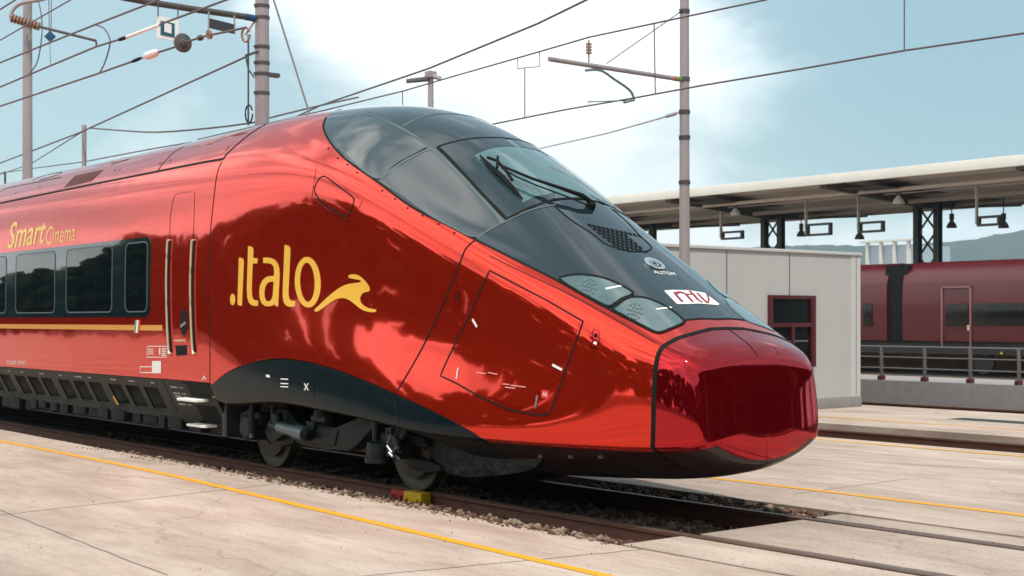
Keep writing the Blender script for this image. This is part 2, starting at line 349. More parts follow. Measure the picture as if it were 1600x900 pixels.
# ballast stones
def ico():
    t=(1+5**.5)/2; v=[(-1,t,0),(1,t,0),(-1,-t,0),(1,-t,0),(0,-1,t),(0,1,t),(0,-1,-t),(0,1,-t),(t,0,-1),(t,0,1),(-t,0,-1),(-t,0,1)]
    f=[(0,11,5),(0,5,1),(0,1,7),(0,7,10),(0,10,11),(1,5,9),(5,11,4),(11,10,2),(10,7,6),(7,1,8),(3,9,4),(3,4,2),(3,2,6),(3,6,8),(3,8,9),(4,9,5),(2,4,11),(6,2,10),(8,6,7),(9,8,1)]
    return np.array(v)/math.sqrt(1+t*t),f
IV,IF=ico()
def stones(name,spec,mats,seed):
    rng=np.random.default_rng(seed); vs=[];fs=[];mi=[]
    for (x0,x1,y0,y1,z,n,r0,r1) in spec:
        for _ in range(n):
            r=rng.uniform(r0,r1); sc=r*rng.uniform(.55,1.2,3); v=IV*(1+rng.uniform(-.28,.28,(12,1)))*sc
            a=rng.uniform(0,6.28,2); c1,s1=math.cos(a[0]),math.sin(a[0]); c2,s2=math.cos(a[1]),math.sin(a[1])
            M=np.array([[c1,-s1,0],[s1,c1,0],[0,0,1]])@np.array([[1,0,0],[0,c2,-s2],[0,s2,c2]])
            v=v@M.T; p=np.array([rng.uniform(x0,x1),rng.uniform(y0,y1),z+rng.uniform(-.3,.9)*r])
            b=len(vs); vs+=list(v+p); fs+=[tuple(b+i for i in f) for f in IF]; mi+=[int(rng.integers(0,3))]*20
    o=mk(name,vs,fs,mats[0],mats=mats[1:],midx=mi); return tag(o,kind='stuff')
ST=[mat('stone_rusty',(.19,.10,.065),rough=.95,var=.4,vscale=9),mat('stone_pale',(.31,.225,.165),rough=.95,var=.4,vscale=9),mat('stone_brown',(.10,.052,.035),rough=.95,var=.4,vscale=9)]
o=stones('ballast_stones',[(-20,-6,-1.42,-.86,-.17,1700,.02,.04),(-6,6.95,-1.55,-.86,-.145,2600,.018,.04),(-3,6.98,-1.60,-1.30,-.05,1100,.018,.040),(1,6.98,-1.66,-1.50,-.005,260,.014,.03),(2,6.95,-.65,.65,-.19,1400,.02,.04),(-1,6.95,.86,1.28,-.12,1500,.02,.04),(3.6,6.9,.88,1.26,-.05,420,.02,.04),(-8,2,-.65,.65,-.19,700,.02,.04)],ST,3)
tag(o,'loose rusty and pale ballast stones lying beside the rails','ballast')
# a few crumbs of ballast spilt on the concrete edge
o=stones('gravel_crumbs',[(-4,7.2,-1.72,-1.52,.002,260,.005,.012),(-6,9,-5.5,-1.7,.001,160,.003,.007)],ST,9); tag(o,'small crumbs of gravel spilt on the platform edge','gravel')

# ============================================================ TRAIN SURFACE (smooth spline hull)
ROWS=[
(-46,4.27,1.05,4.06,1.42,3.72,1.51,0.98,1.49,0.9,0.9),
(-30,4.27,1.05,4.06,1.42,3.72,1.51,0.98,1.49,0.9,0.9),
(-14,4.27,1.05,4.06,1.42,3.72,1.51,0.98,1.49,0.9,0.9),
(-6,4.27,1.05,4.06,1.42,3.72,1.51,0.98,1.49,0.9,0.9),
(-3,4.27,1.05,4.06,1.42,3.72,1.51,0.98,1.49,0.9,0.9),
(-1.5,4.28,1.05,4.07,1.42,3.72,1.51,0.98,1.49,0.9,0.9),
(-.6,4.29,1.05,4.08,1.42,3.71,1.51,0.95,1.49,0.9,0.9),
(0.0,4.30,1.05,4.09,1.42,3.69,1.51,0.76,1.49,0.76,0.76),
(0.6,4.31,1.04,4.08,1.42,3.66,1.51,0.80,1.49,0.8,0.8),
(1.2,4.30,1.03,4.02,1.42,3.61,1.51,0.86,1.49,0.84,0.84),
(1.8,4.27,1.02,3.92,1.42,3.53,1.51,0.86,1.49,0.84,0.84),
(2.4,4.18,1.05,3.74,1.41,3.39,1.51,0.82,1.48,0.82,0.82),
(3.0,3.98,1.10,3.42,1.39,3.20,1.49,0.79,1.47,0.78,0.78),
(3.6,3.72,1.12,3.08,1.35,2.95,1.46,0.74,1.45,0.66,0.62),
(4.2,3.37,1.11,2.76,1.30,2.69,1.42,0.70,1.42,0.31,0.26),
(4.8,2.96,1.07,2.47,1.24,2.44,1.37,0.69,1.35,0.29,0.26),
(5.4,2.56,1.01,2.23,1.17,2.17,1.27,0.68,1.25,0.31,0.28),
(6.0,2.16,0.93,1.95,1.06,1.89,1.16,0.68,1.14,0.37,0.30),
(6.5,1.85,0.83,1.71,0.95,1.66,1.04,0.68,1.01,0.41,0.34),
(6.83,1.64,0.75,1.555,0.87,1.51,0.93,0.69,0.90,0.48,0.41),
]
def hrow(X,zt,yg,zg,ysh,zsh,w,zs,ysl,zbm,zb):
    d=zt-zg; hh=zsh-zs
    fl=float(np.interp(X,[-.2,1.0,2.2,4.6,5.6,6.3],[0,.10,.19,.19,.10,0]))   # the flank draws in above a flared hem
    P=[(0,zt),(.36*yg,zt-.06*d),(.74*yg,zt-.42*d),(yg,zg),(ysh,zsh),(w-.02-.30*fl,zsh-.16*hh),(w-.58*fl,zsh-.5*hh),(w+.12*fl,zs+.2*hh),(ysl+.005+.36*fl,zs+.02),(ysl-.02+.34*fl,zs-.01),(.55*ysl,zbm),(0,zb)]
    return [(X,y,z) for y,z in P]
NET=[hrow(*r) for r in ROWS]
TIP=[(6.98,(.93,.92),0.93,.02),(7.09,(.84,.785),0.91,.045),(7.11,(.81,.76),0.91,.055),(7.125,(.76,.72),.91,.055),(7.16,(.50,.46),.91,.055),(7.175,(.26,.23),.91,.055),(7.18,(.0,.0),.91,0),(7.18,(.0,.0),.91,0)]
for X,k,zc,lean in TIP:
    NET.append([(X-lean*(zc+(z-zc)*k[1]-1.0)/.6,y*k[0],zc+(z-zc)*k[1]) for (x,y,z) in hrow(*ROWS[-1])])
NET=np.array(NET); a_=NET.copy(); a_[...,1]*=-1
FN=np.concatenate([NET[:,:0:-1],a_],1); NR=FN.shape[0]
FNp=np.concatenate([2*FN[:1]-FN[1:2],FN,FN[-1:]],0); FNp=np.concatenate([FNp[:,-2:-1],FNp,FNp[:,1:2]],1)
def bas(t): return np.stack([(1-t)**3/6,(3*t**3-6*t*t+4)/6,(-3*t**3+3*t*t+3*t+1)/6,t**3/6],-1)
def dbas(t): return np.stack([-(1-t)**2/2,(9*t*t-12*t)/6,(-9*t*t+6*t+3)/6,t*t/2],-1)
SMAX=NR-1.06
def HS(s,v):
    s=np.clip(np.asarray(s,float),0,SMAX); v=np.clip(np.asarray(v,float)+11,0,22-1e-6)
    i=np.floor(s).astype(int); j=np.floor(v).astype(int); a=s-i; b=v-j; A,B=bas(a),bas(b)
    P=FNp[i[...,None,None]+np.arange(4)[:,None],j[...,None,None]+np.arange(4)[None]]
    pt=np.einsum('...i,...j,...ijk->...k',A,B,P)
    ds=np.einsum('...i,...j,...ijk->...k',dbas(a),B,P); dv=np.einsum('...i,...j,...ijk->...k',A,dbas(b),P)
    n=np.cross(dv,ds); n=n/np.maximum(np.linalg.norm(n,axis=-1,keepdims=True),1e-12)
    return pt,n
if HS(5.,0.)[1][2]<0:
    _H=HS
    def HS(s,v):
        p,n=_H(s,v); return p,-n
# ray -> surface parameters
gs=np.concatenate([np.linspace(0,7,60),np.linspace(7,SMAX,260)[1:]]); gv=np.linspace(-11,11,353)
gp,_=HS(gs[:,None],gv[None]); ns_,nv_=len(gs),len(gv)
_fs=[(i*nv_+j,i*nv_+j+1,(i+1)*nv_+j+1,(i+1)*nv_+j) for i in range(ns_-1) for j in range(nv_-1)]
BVH=BVHTree.FromPolygons([tuple(p) for p in gp.reshape(-1,3)],_fs)
def sv(px,py):
    d=Pd(px,py,1.)-CAM; h=BVH.ray_cast(Vector(CAM),Vector(d).normalized())
    if h[0] is None: return None
    return svp(h[0],h[2])
def svp(p,fi):
    i,j=divmod(fi,nv_-1); p=np.array(p)
    A,B,C_,D=gp[i,j],gp[i,j+1],gp[i+1,j+1],gp[i+1,j]
    eu=(D+C_-A-B)/2; ev=(B+C_-A-D)/2; c0=(A+B+C_+D)/4
    M=np.array([[eu@eu,eu@ev],[eu@ev,ev@ev]]); r=np.array([(p-c0)@eu,(p-c0)@ev])
    a,b=np.linalg.solve(M+np.eye(2)*1e-12,r)
    return (gs[i]+(gs[i+1]-gs[i])*(.5+min(max(a,-.6),.6)), gv[j]+(gv[j+1]-gv[j])*(.5+min(max(b,-.6),.6)))
def xz(X,z,side=-1):
    h=BVH.ray_cast(Vector((X,side*3.,z)),Vector((0,-side,0))); return svp(h[0],h[2])
def cat(P,n=6,closed=False):
    P=[np.array(p,float) for p in P]; o=[]; m=len(P)
    for i in range(m if closed else m-1):
        g=lambda k:P[k%m] if closed else P[min(max(k,0),m-1)]
        p0,p1,p2,p3=g(i-1),g(i),g(i+1),g(i+2)
        for k in range(n):
            t=k/n; o.append(.5*((2*p1)+(-p0+p2)*t+(2*p0-5*p1+4*p2-p3)*t*t+(-p0+3*p1-3*p2+p3)*t**3))
    if not closed: o.append(P[-1])
    return o
def sub(P,step=6.,closed=True):
    P=[np.array(p,float) for p in P]; o=[]; m=len(P)
    for i in range(m if closed else m-1):
        a,b=P[i],P[(i+1)%m]; n=max(1,int(np.linalg.norm(b-a)/step))
        for k in range(n): o.append(a+(b-a)*k/n)
    if not closed: o.append(P[-1])
    return o
def pxsv(P): 
    r=[sv(*p) for p in P]; return [x for x in r if x is not None]
def inside(poly,x,y):
    c=np.zeros(x.shape,bool); n=len(poly); j=n-1
    for i in range(n):
        xi,yi=poly[i]; xj,yj=poly[j]
        if yi!=yj: c^=((yi>y)!=(yj>y))&(x<(xj-xi)*(y-yi)/(yj-yi)+xi)
        j=i
    return c
def panel(name,poly,m,parent,off=.003,thick=.012,gstep=(.22,.16),holes=(),mirror=False,join=None):
    poly=[tuple(map(float,p)) for p in poly]; P=np.array(poly)
    q=[p for k,p in enumerate(poly) if k==0 or (abs(p[0]-poly[k-1][0])+abs(p[1]-poly[k-1][1]))>1e-5]; poly=q
    s0,v0=P.min(0); s1,v1=P.max(0)
    gx,gy=np.meshgrid(np.arange(math.floor(s0/gstep[0])*gstep[0]+.011,s1,gstep[0]),np.arange(math.floor(v0/gstep[1])*gstep[1]+.007,v1,gstep[1]),indexing='ij')
    gx=gx.ravel(); gy=gy.ravel(); ok=inside(poly,gx,gy)
    E=np.array(poly)
    for h in holes: ok&=~inside([tuple(p) for p in h],gx,gy)
    gx,gy=gx[ok],gy[ok]
    if len(gx):
        allb=np.array(list(poly)+[tuple(p) for h in holes for p in h])
        dx=np.abs(gx[:,None]-allb[None,:,0])/gstep[0]; dy=np.abs(gy[:,None]-allb[None,:,1])/gstep[1]
        keep=(dx*dx+dy*dy).min(1)>.04; gx,gy=gx[keep],gy[keep]
    loops=[poly]+[[tuple(map(float,p)) for p in h] for h in holes]
    V=[];Eg=[]
    for lp in loops:
        b=len(V); V+=lp; Eg+=[(b+i,b+(i+1)%len(lp)) for i in range(len(lp))]
    V2=[Vector(p) for p in V]+[Vector((a,b)) for a,b in zip(gx,gy)]
    res=delaunay_2d_cdt(V2,Eg,[],1,1e-6)
    v2,e2,f2=res[0],res[1],res[2]
    A=np.array([tuple(p) for p in v2]); pt,n=HS(A[:,0],A[:,1])
    vs=pt+n*off; fs=[]
    for f in f2:
        if holes:
            g_=A[list(f)].mean(0); 
            if any(inside([tuple(p) for p in h],g_[:1],g_[1:])[0] for h in holes): continue
        a,b,c_=[vs[i] for i in f[:3]]; nn=np.cross(b-a,c_-a)
        fs.append(tuple(f) if nn@n[f[0]]>=0 else tuple(reversed(f)))
    # rim going inwards so that the sheet has thickness
    cnt={}
    for f in fs:
        for k in range(len(f)):
            e=(f[k],f[(k+1)%len(f)]); cnt[e]=1
    rim=[e for e in cnt if (e[1],e[0]) not in cnt and not (mirror=='join' and abs(vs[e[0]][1])<1e-4 and abs(vs[e[1]][1])<1e-4)]
    vs=list(vs); nn=list(n); mp={}
    if thick:
        for e in rim:
            q=[]
            for i in e:
                if i not in mp: mp[i]=len(vs); vs.append(vs[i]-n[i]*thick); nn.append(n[i])
            fs.append((e[1],e[0],mp[e[0]],mp[e[1]]))
    if mirror:
        b=len(vs); vs2=[(p[0],-p[1],p[2]) for p in vs]; n2=[(p[0],-p[1],p[2]) for p in nn]
        if mirror=='join':
            mm_=[i if abs(p[1])<1e-4 else b+i for i,p in enumerate(vs)]; fs=fs+[tuple(mm_[i] for i in reversed(f)) for f in fs]; vs=vs+vs2; nn=nn+n2
    o=mk(name,vs,fs,m,parent,True,nn)
    if mirror=='copy':
        mk(name,vs2,[tuple(reversed(f)) for f in fs],m,parent,True,n2)
    return o
def ribbon(name,pts_sv,w,m,parent,off=.006,mirror=False,closed=False,thick=.004):
    A=np.array(pts_sv); 
    if closed: A=np.concatenate([A,A[:1]])
    p,n=HS(A[:,0],A[:,1]); vs=[];nn=[];fs=[]
    for i in range(len(p)):
        if closed and i in (0,len(p)-1): t=p[1]-p[-2]
        else: t=p[min(i+1,len(p)-1)]-p[max(i-1,0)]
        q=np.cross(t,n[i]); q/=max(np.linalg.norm(q),1e-9); wi=w[i] if isinstance(w,(list,np.ndarray)) else w
        for a,h in ((-.5,off-thick),(-.5,off),(.5,off),(.5,off-thick)): vs.append(p[i]+q*a*wi+n[i]*h); nn.append(n[i])
    for i in range(len(p)-1):
        for k in range(3): fs.append((4*i+k,4*i+k+1,4*i+k+5,4*i+k+4))
    fs=[f if np.cross(vs[f[1]]-vs[f[0]],vs[f[2]]-vs[f[0]])@nn[f[0]]>=0 or True else f for f in fs]
    if mirror: mk(name,[(q[0],-q[1],q[2]) for q in vs],[tuple(reversed(f)) for f in fs],m,parent,True,[(q[0],-q[1],q[2]) for q in nn])
    return mk(name,vs,fs,m,parent,True,nn)
# generic decal: a 2-D mesh in a local frame mapped to pixels-of-reference then laid on the hull
def decal_poly(name,loops_px,m,parent,off=.004,thick=.002,gstep=(.12,.12)):
    L_=[pxsv(sub(l,3.)) for l in loops_px]
    return panel(name,L_[0],m,parent,off,thick,gstep,holes=L_[1:])
def text_mesh(txt,shear=0.,extra=None):
    cu=bpy.data.curves.new('t','FONT'); cu.body=txt; cu.shear=shear; cu.resolution_u=3
    if extra: cu.space_character=extra
    o=bpy.data.objects.new('t',cu); COL.objects.link(o); dg=bpy.context.evaluated_depsgraph_get(); me=bpy.data.meshes.new_from_object(o.evaluated_get(dg))
    vs=[v.co.copy() for v in me.vertices]; fs=[tuple(p.vertices) for p in me.polygons]; bpy.data.objects.remove(o); bpy.data.meshes.remove(me)
    x0=min(v.x for v in vs);x1=max(v.x for v in vs); y0=0; y1=max(v.y for v in vs)
    return [((v.x-x0)/(x1-x0),(v.y-y0)/(y1-y0)) for v in vs],fs
def hull_text(txt,o_px,u_px,v_px,m,parent,name='lettering',shear=0.,bold=0,off=.004,space=None):
    """o: baseline start, u: vector along the word, v: vector up (capital height)"""
    vs,fs=text_mesh(txt,shear,space); P=[]; Nn=[]
    offs=[(0,0)]+([(bold,0),(-bold,0),(0,bold),(0,-bold)] if bold else [])
    F=[]
    for k,(dx,dy) in enumerate(offs):
        b=len(P); bad=False
        for a,c_ in vs:
            x=o_px[0]+u_px[0]*a+v_px[0]*c_+dx; y=o_px[1]+u_px[1]*a+v_px[1]*c_+dy; q=sv(x,y)
            if q is None: q=sv(o_px[0],o_px[1])
            p,n=HS(q[0],q[1]); P.append(p+n*(off+.0002*k)); Nn.append(n)
        F+=[tuple(b+i for i in f) for f in fs]
    return mk(name,P,F,m,parent,False)

# ============================================================ TRAIN
T=empty('high_speed_train',(0,0,0)); tag(T,'glossy red streamlined high speed train with gold lettering and black glass canopy','train')
# hidden dark core right behind the skin
i0=np.arange(0,SMAX,.25); j0=np.arange(-11,11.01,.25); cp,cn=HS(i0[:,None],j0[None]); cp=cp-cn*.016
nj=len(j0); 
mk('inner_shell',cp.reshape(-1,3),[(i*nj+j,(i+1)*nj+j,(i+1)*nj+j+1,i*nj+j+1) for i in range(len(i0)-1) for j in range(nj-1)],BLK,T,True)
glass_px=[(509,184),(505,197),(509,210),(518,225),(534,243),(552,258),(590,284),(643,323),(695,350),(742,374),(800,403),(870,438),(930,472),(985,501),(1026,522)]
gsv=[(8.55,0),(8.60,.6),(8.80,1.3)]+pxsv(cat(glass_px,4))
gfront=pxsv(cat([(1030,521),(1043,514),(1058,509),(1080,505),(1104,503)],3))
gfront=[p for p in gfront if p[1]>.1]+[(18.45,0)]
gfront=[(max(a-.13,18.2),b) for a,b in gfront]; gsv=gsv[:-1]+gfront
SC_COV=18.80   # nose cover seam
cov_px=[(1020,698),(1021,650),(1022,609),(1024,580),(1027,560),(1031,549),(1037,541),(1050,533),(1066,526),(1111,514)]
cov=pxsv(cat(cov_px,3)); cov=[p for p in cov if p[1]>.15]+[(18.72,0)]
SILL=8.75
arch_px=[(329,602),(333,598),(350,584),(371,573),(395,565),(424,560),(455,561),(490,567),(531,579),(570,594),(609,611),(640,625),(673,640),(706,657),(737,674),(750,683)]
arch=pxsv(cat(arch_px,3))
last=[v for v in arch if v[1]<SILL][-1]
# red skin half outline
sX=lambda X:float(np.interp(X,HS(gs,0*gs+6)[0][:,0],gs))
carb=[]
for X in np.concatenate([np.linspace(-44,-8,13),np.linspace(-7,-.18,14)]): carb.append(xz(X,1.03))
outl=[]
outl+=[(carb[0][0],v) for v in np.arange(0,carb[0][1],.3)]
outl+=carb+[p for p in arch if p[1]<SILL]
e_arch=outl[-1]
outl+=[(s,SILL) for s in np.arange(e_arch[0]+.12,cov[0][0]-.05,.15)]
covb=[(cov[0][0],SILL)]+[p for p in cov if p[1]<SILL-.1]
gap=.045
outl+=[(s-gap,v) for s,v in covb]
outl+=[(s,0) for s in np.arange(cov[-1][0]-gap-.08,gsv[-1][0]+.05,-.08)]
outl+=list(reversed(gsv))
outl+=[(s,0) for s in np.arange(gsv[0][0]-.2,carb[0][0]+.1,-.25)]
panel('body_shell',outl,RED,T,0,.02,mirror='join')
panel('canopy_surround',[p for p in gsv]+[(s,0) for s in np.arange(gsv[-1][0]-.2,gsv[0][0]+.1,-.2)],GLS,T,-.001,.015,mirror='join')
# the surround meets the red skin with a black gasket
ribbon('canopy_gasket',gsv,.022,BLK,T,.004,mirror=True)
# nose cover
co=[(s+gap,v) for s,v in covb]; SF=23.0
nc=[(co[0][0],SILL+.15)]+co+[(s,0) for s in np.arange(cov[-1][0]+gap+.15,SMAX,.15)]+[(SMAX,v) for v in np.arange(0,11,.4)]+[(SMAX,10.99),(SF,10.99)]+[(SF,v) for v in np.arange(10.8,SILL+.2,-.2)]+[(SF,SILL+.15)]+[(s,SILL+.15) for s in np.arange(SF-.2,co[0][0],-.2)]
panel('nose_cover',nc,NOSE,T,0,.02,mirror='join',gstep=(.16,.16))
ribbon('cover_split',[(s,0.0) for s in np.arange(cov[-1][0]+gap,21.7,.08)],.010,BLK,T,.003)
# dark valance beside the bogie (arch panel)
av=[p for p in arch if p[1]<SILL]
low=[(s,SILL+.0) for s in np.arange(e_arch[0],arch[0][0],-.15)]
ar=[(a,b+.03) for a,b in av]+low+[(arch[0][0],SILL)]
panel('bogie_valance',ar,TEAL,T,.001,.025,mirror='copy')
ribbon('valance_seam',pxsv(sub([(612,612),(620,640),(625,660)],4,False)),.012,BLK,T,.005,mirror=True)
ribbon('valance_edge',[(s,SILL-.02) for s in np.arange(arch[0][0]+.02,e_arch[0],.15)],.03,BLK,T,.004,mirror=True)
decal_poly('access_flap',[[(470,585),(491,587),(491,620),(470,618)]],TEAL,T,.006,.004)
hull_text('x',(476,610),(8,0),(0,-11),WHT,T,off=.012)
# under-nose fairing: crinkled rubber skirt at the back, red shell with its underside shade painted in ahead
sB=sX(3.75); sC=sX(4.95); sD=cov[0][0]-gap
panel('rubber_skirt',[(s,SILL+.04) for s in np.arange(sB,sC,.2)]+[(sC,v) for v in np.arange(SILL+.04,11,.3)]+[(s,10.99) for s in np.arange(sC,sB,-.2)]+[(sB,v) for v in np.arange(10.9,SILL+.1,-.3)],RUB,T,.0,.01,mirror='join')
UND=mat('shade_painted_fairing',(.016,.002,.003),rough=.4,coat=.4,bump=.004,bscale=5)  # shade under the red nose painted in as near-black
panel('under_fairing',[(s,SILL+.04) for s in np.arange(sC+.03,sD,.2)]+[(sD,v) for v in np.arange(SILL+.04,11,.3)]+[(s,10.99) for s in np.arange(sD,sC+.03,-.2)]+[(sC+.03,v) for v in np.arange(10.9,SILL+.1,-.3)],UND,T,.0,.01,mirror='join')
s0_=co[0][0]
panel('under_fairing',[(s,SILL+.17) for s in np.arange(s0_,SF-.01,.2)]+[(SF-.01,v) for v in np.arange(SILL+.17,11,.3)]+[(SF-.01,10.99)]+[(s,10.99) for s in np.arange(SF-.2,s0_,-.2)]+[(s0_,v) for v in np.arange(10.9,SILL+.2,-.3)],UND,T,.0,.01,mirror='join')  # underside of the cover, its shade painted as near-black
ribbon('cover_gap',[(s,v) for s,v in covb],.04,BLK,T,.004,mirror=True)
for q in ((846,712),(893,713),(940,713)):
    a=sv(*q); 
    if a: p,n=HS(*a); mb=MB(); mb.box((p[0]-.03,p[1]-.02,p[2]-.02),(p[0]+.03,p[1]+.01,p[2]+.02)); mb.obj('tow_bracket',UND,T,bevel=.006)

def seam(px,w=.012,name='panel_seam',mirror=True,m=BLK,off=.004,smooth=True,closed=False):
    P=cat(px,5,closed) if smooth else sub(px,5,closed)
    return ribbon(name,pxsv(P),w,m,T,off,mirror=mirror,closed=closed)
seam([(347,252),(341,265),(337,285),(332,330),(329,361),(326,420),(325,460),(327,510),(328,555),(328,596)],.011)
seam([(348,249),(357,238),(367,229),(383,215),(400,203),(417,193),(430,188)],.03)
seam([(0,317.5),(120,293),(245,268),(310,255),(348,248.5)],.03)
seam([(741,376),(733,383),(726,392),(717,415),(700,458),(673,518),(648,565),(622,609)],.016)
hx=[(765,423),(800,441),(850,467),(911,502),(905,520),(880,590),(865,632),(857,648),(840,648),(815,644),(794,640),(750,620),(715,600),(688,587),(700,560),(730,500),(755,445)]
seam(hx,.015,'hatch_seam',smooth=False,closed=True)
HP=pxsv(sub([(767,427),(906,504),(855,643),(838,643),(796,635),(693,585)],6))
hp=panel('coupler_hatch',HP,RED,T,.004,.008)
seam([(765,400),(840,436),(900,465),(960,498),(1024,536)],.008,m=BLK,off=.002)
for a,b in (((739,499),(746,511)),((864,570),(879,578))):
    seam([a,b],.022,'hatch_clip',m=WHT,off=.009,mirror=False,smooth=False)
for a,b in (((717,575),(714,592)),((840,618),(837,638))): seam([a,b],.016,'hatch_latch',m=CHROME,off=.010,mirror=False,smooth=False)
decal_poly('warning_plate',[[(847,609),(858,610),(858,623),(847,622)]],REDM,T,.009,.003)
hull_text('A0',(849,618.5),(7,1),(0,-6),WHT,T,off=.014)
for pts in ([(745,582),(760,584)],[(763,582),(778,585)],[(786,600),(797,601)],[(799,602),(822,605)],[(790,605),(806,607)]): seam(pts,.010,'hatch_marking',m=mat('faint_marking',(.75,.25,.22),rough=.5) if 'faint_marking' not in MAT else MAT['faint_marking'],off=.009,mirror=False,smooth=False)
# lifting point on the nose side
decal_poly('socket_plate',[[(927,516),(931,514),(935,517),(936,528),(935,541),(931,544),(926,541),(925,528)]],CHROME,T,.004,.004) if False else seam([(926,518),(931,515),(936,519),(935,540),(930,543),(925,540)],.010,'socket_rim',m=NOSE,off=.006,closed=True)
seam([(931,521),(931,527)],.03,'socket_hole',off=.007,smooth=False,mirror=False); seam([(931,534),(930,538)],.03,'socket_mark',m=WHT,off=.007,smooth=False,mirror=False)
seam([(716,457),(714,470)],.02,'key_hole',off=.005,smooth=False,mirror=False); seam([(712,454),(720,455),(717,482),(710,480)],.006,'key_frame',m=NOSE,off=.005,smooth=False,closed=True)
# cab door hatch behind the glass
seam([(487,310),(494,258),(530,285),(566,314),(549,348),(515,330)],.010,'cab_hatch_seam',smooth=False,closed=True,m=NOSE)
seam([(492,300),(495,285),(503,276),(512,278),(530,292),(551,308),(552,318),(545,336),(535,336),(505,318)],.014,'cab_hatch_lid',closed=True,m=BLK)
# rivets beside the glass
rv=MB()
for (x,y) in ((513,232),(528,247),(543,257),(558,270),(597,298),(617,311),(637,325),(660,337),(685,350),(710,364)):
    p,n=HS(*sv(x,y)); rv.lathe(p,n,[(.0,.012),(.006,.010),(.008,0.0)],8)
rv.obj('rivets',BLK,T)
# glass panes (camera side, mirrored)
def pane(name,px,m,off=.004,line=True,mir='copy',close_mid=False,w=.016,n=5):
    P=pxsv(cat(px,n,True)); o=panel(name,P,m,T,off,.004,(.2,.14),mirror=mir)
    if line: ribbon('gasket',P,w,LINE,o,off+.004,mirror=True,closed=True)
    return o
pane('side_window',[(522,217),(533,206),(548,190),(562,181),(574,180),(590,184),(612,194),(640,209),(668,226),(662,232),(630,249),(610,262),(592,279),(570,268),(552,253),(537,238)],GLS2)
pane('front_quarter_window',[(597,284),(610,270),(625,258),(648,245),(672,235),(690,248),(715,272),(745,303),(780,344),(774,353),(742,370),(712,358),(668,334),(632,308)],GLS2)
# windscreen: half outline mirrored about the centre line
wl=pxsv(cat([(684,230),(700,225),(725,219),(755,216),(785,216)],4))
wl=[p for p in wl if p[1]>.05]
wr=pxsv(cat([(684,230),(700,245),(725,272),(755,305),(792,342)],4)); wb=pxsv(cat([(792,342),(815,333),(845,325),(868,320)],4))
zl=wb[-1][0]; wh=[(wl[-1][0]+.02,0)]+list(reversed(wl))+wr[1:]+wb[1:]
wmid=[(s,0) for s in np.arange(max(wb[-1][0],wr[-1][0])-.2,wl[-1][0]+.2,-.2)]
def fullsym(half): # half: list from v~0 to v~0, v>0
    return half+[(s,-v) for s,v in reversed(half) if v>1e-4]
sfront=15.05
wbx=[p for p in wb]
wh=[(wl[-1][0]+.02,0)]+list(reversed(wl))+wr[1:]+[(wr[-1][0]+.06,wr[-1][1]-.25),(wr[-1][0]+.10,1.6),(wr[-1][0]+.12,.8),(wr[-1][0]+.12,0)]
WSO=panel('windscreen',fullsym(wh),WS,T,.004,.004,(.2,.14)); ribbon('gasket',fullsym(wh),.03,BLK,WSO,.009,closed=True)
# tinted border of the windscreen (left third is darker)
bl=[p for p in wh if p[1]>1e-4]
inn=[(p[0]+ (.22 if p[0]<13.4 else -.0),max(p[1]*.74,0)) for p in bl]
bd=[(a,b) for a,b in bl]+list(reversed([(min(max(a,wl[-1][0]+.35),wr[-1][0]-.05),b) for a,b in inn]))
panel('windscreen_border',bd,GLS,WSO,.007,.002,(.2,.14),mirror='copy')
# pillars
seam([(574,180),(612,194),(640,209),(672,232),(715,270),(755,313),(786,348)],.045,'canopy_pillar',m=LINE,off=.003)
seam([(524,218),(545,197),(560,184),(580,174)],.02,'canopy_seam',m=LINE)
seam([(672,232),(640,247),(610,266),(594,282)],.035,'canopy_seam',m=LINE,off=.003)
seam([(745,372),(765,360),(792,345),(830,328),(868,320)],.02,'canopy_seam',m=LINE)
ribbon('canopy_seam',[(11.6,v) for v in np.arange(-1.9,1.95,.2)],.02,LINE,T,.004)
# hood seam towards the grille
seam([(866,321),(890,342),(925,365),(950,383),(985,392),(1012,394)],.012,'hood_seam')
# grille of small holes on the hood
gr=MB(); 
r0=[sv(912,350),sv(1018,390)]
rows=7
for r in range(rows):
    for k in range(12-r if r<3 else 9):
        x=955+k*9.0-r*(-2.6)-18; y=357+k*2.6+r*4.6-3
        x=922+r*7.4+k*7.0; y=352+r*6.0+k*1.5 - (k*.0)
        if x>1012 or y>391 or (r>0 and k>7): continue
        q=sv(x,y)
        if q is None: continue
        p,n=HS(*q); p=p+n*.004; e1=np.array([1,0,0])-n*n[0]; e1/=np.linalg.norm(e1); e2=np.cross(n,e1)
        gr.add([p-e1*.026-e2*.016,p+e1*.026-e2*.016,p+e1*.026+e2*.016,p-e1*.026+e2*.016],[(0,1,2,3)])
gr.obj('grille_holes',BLK,T)
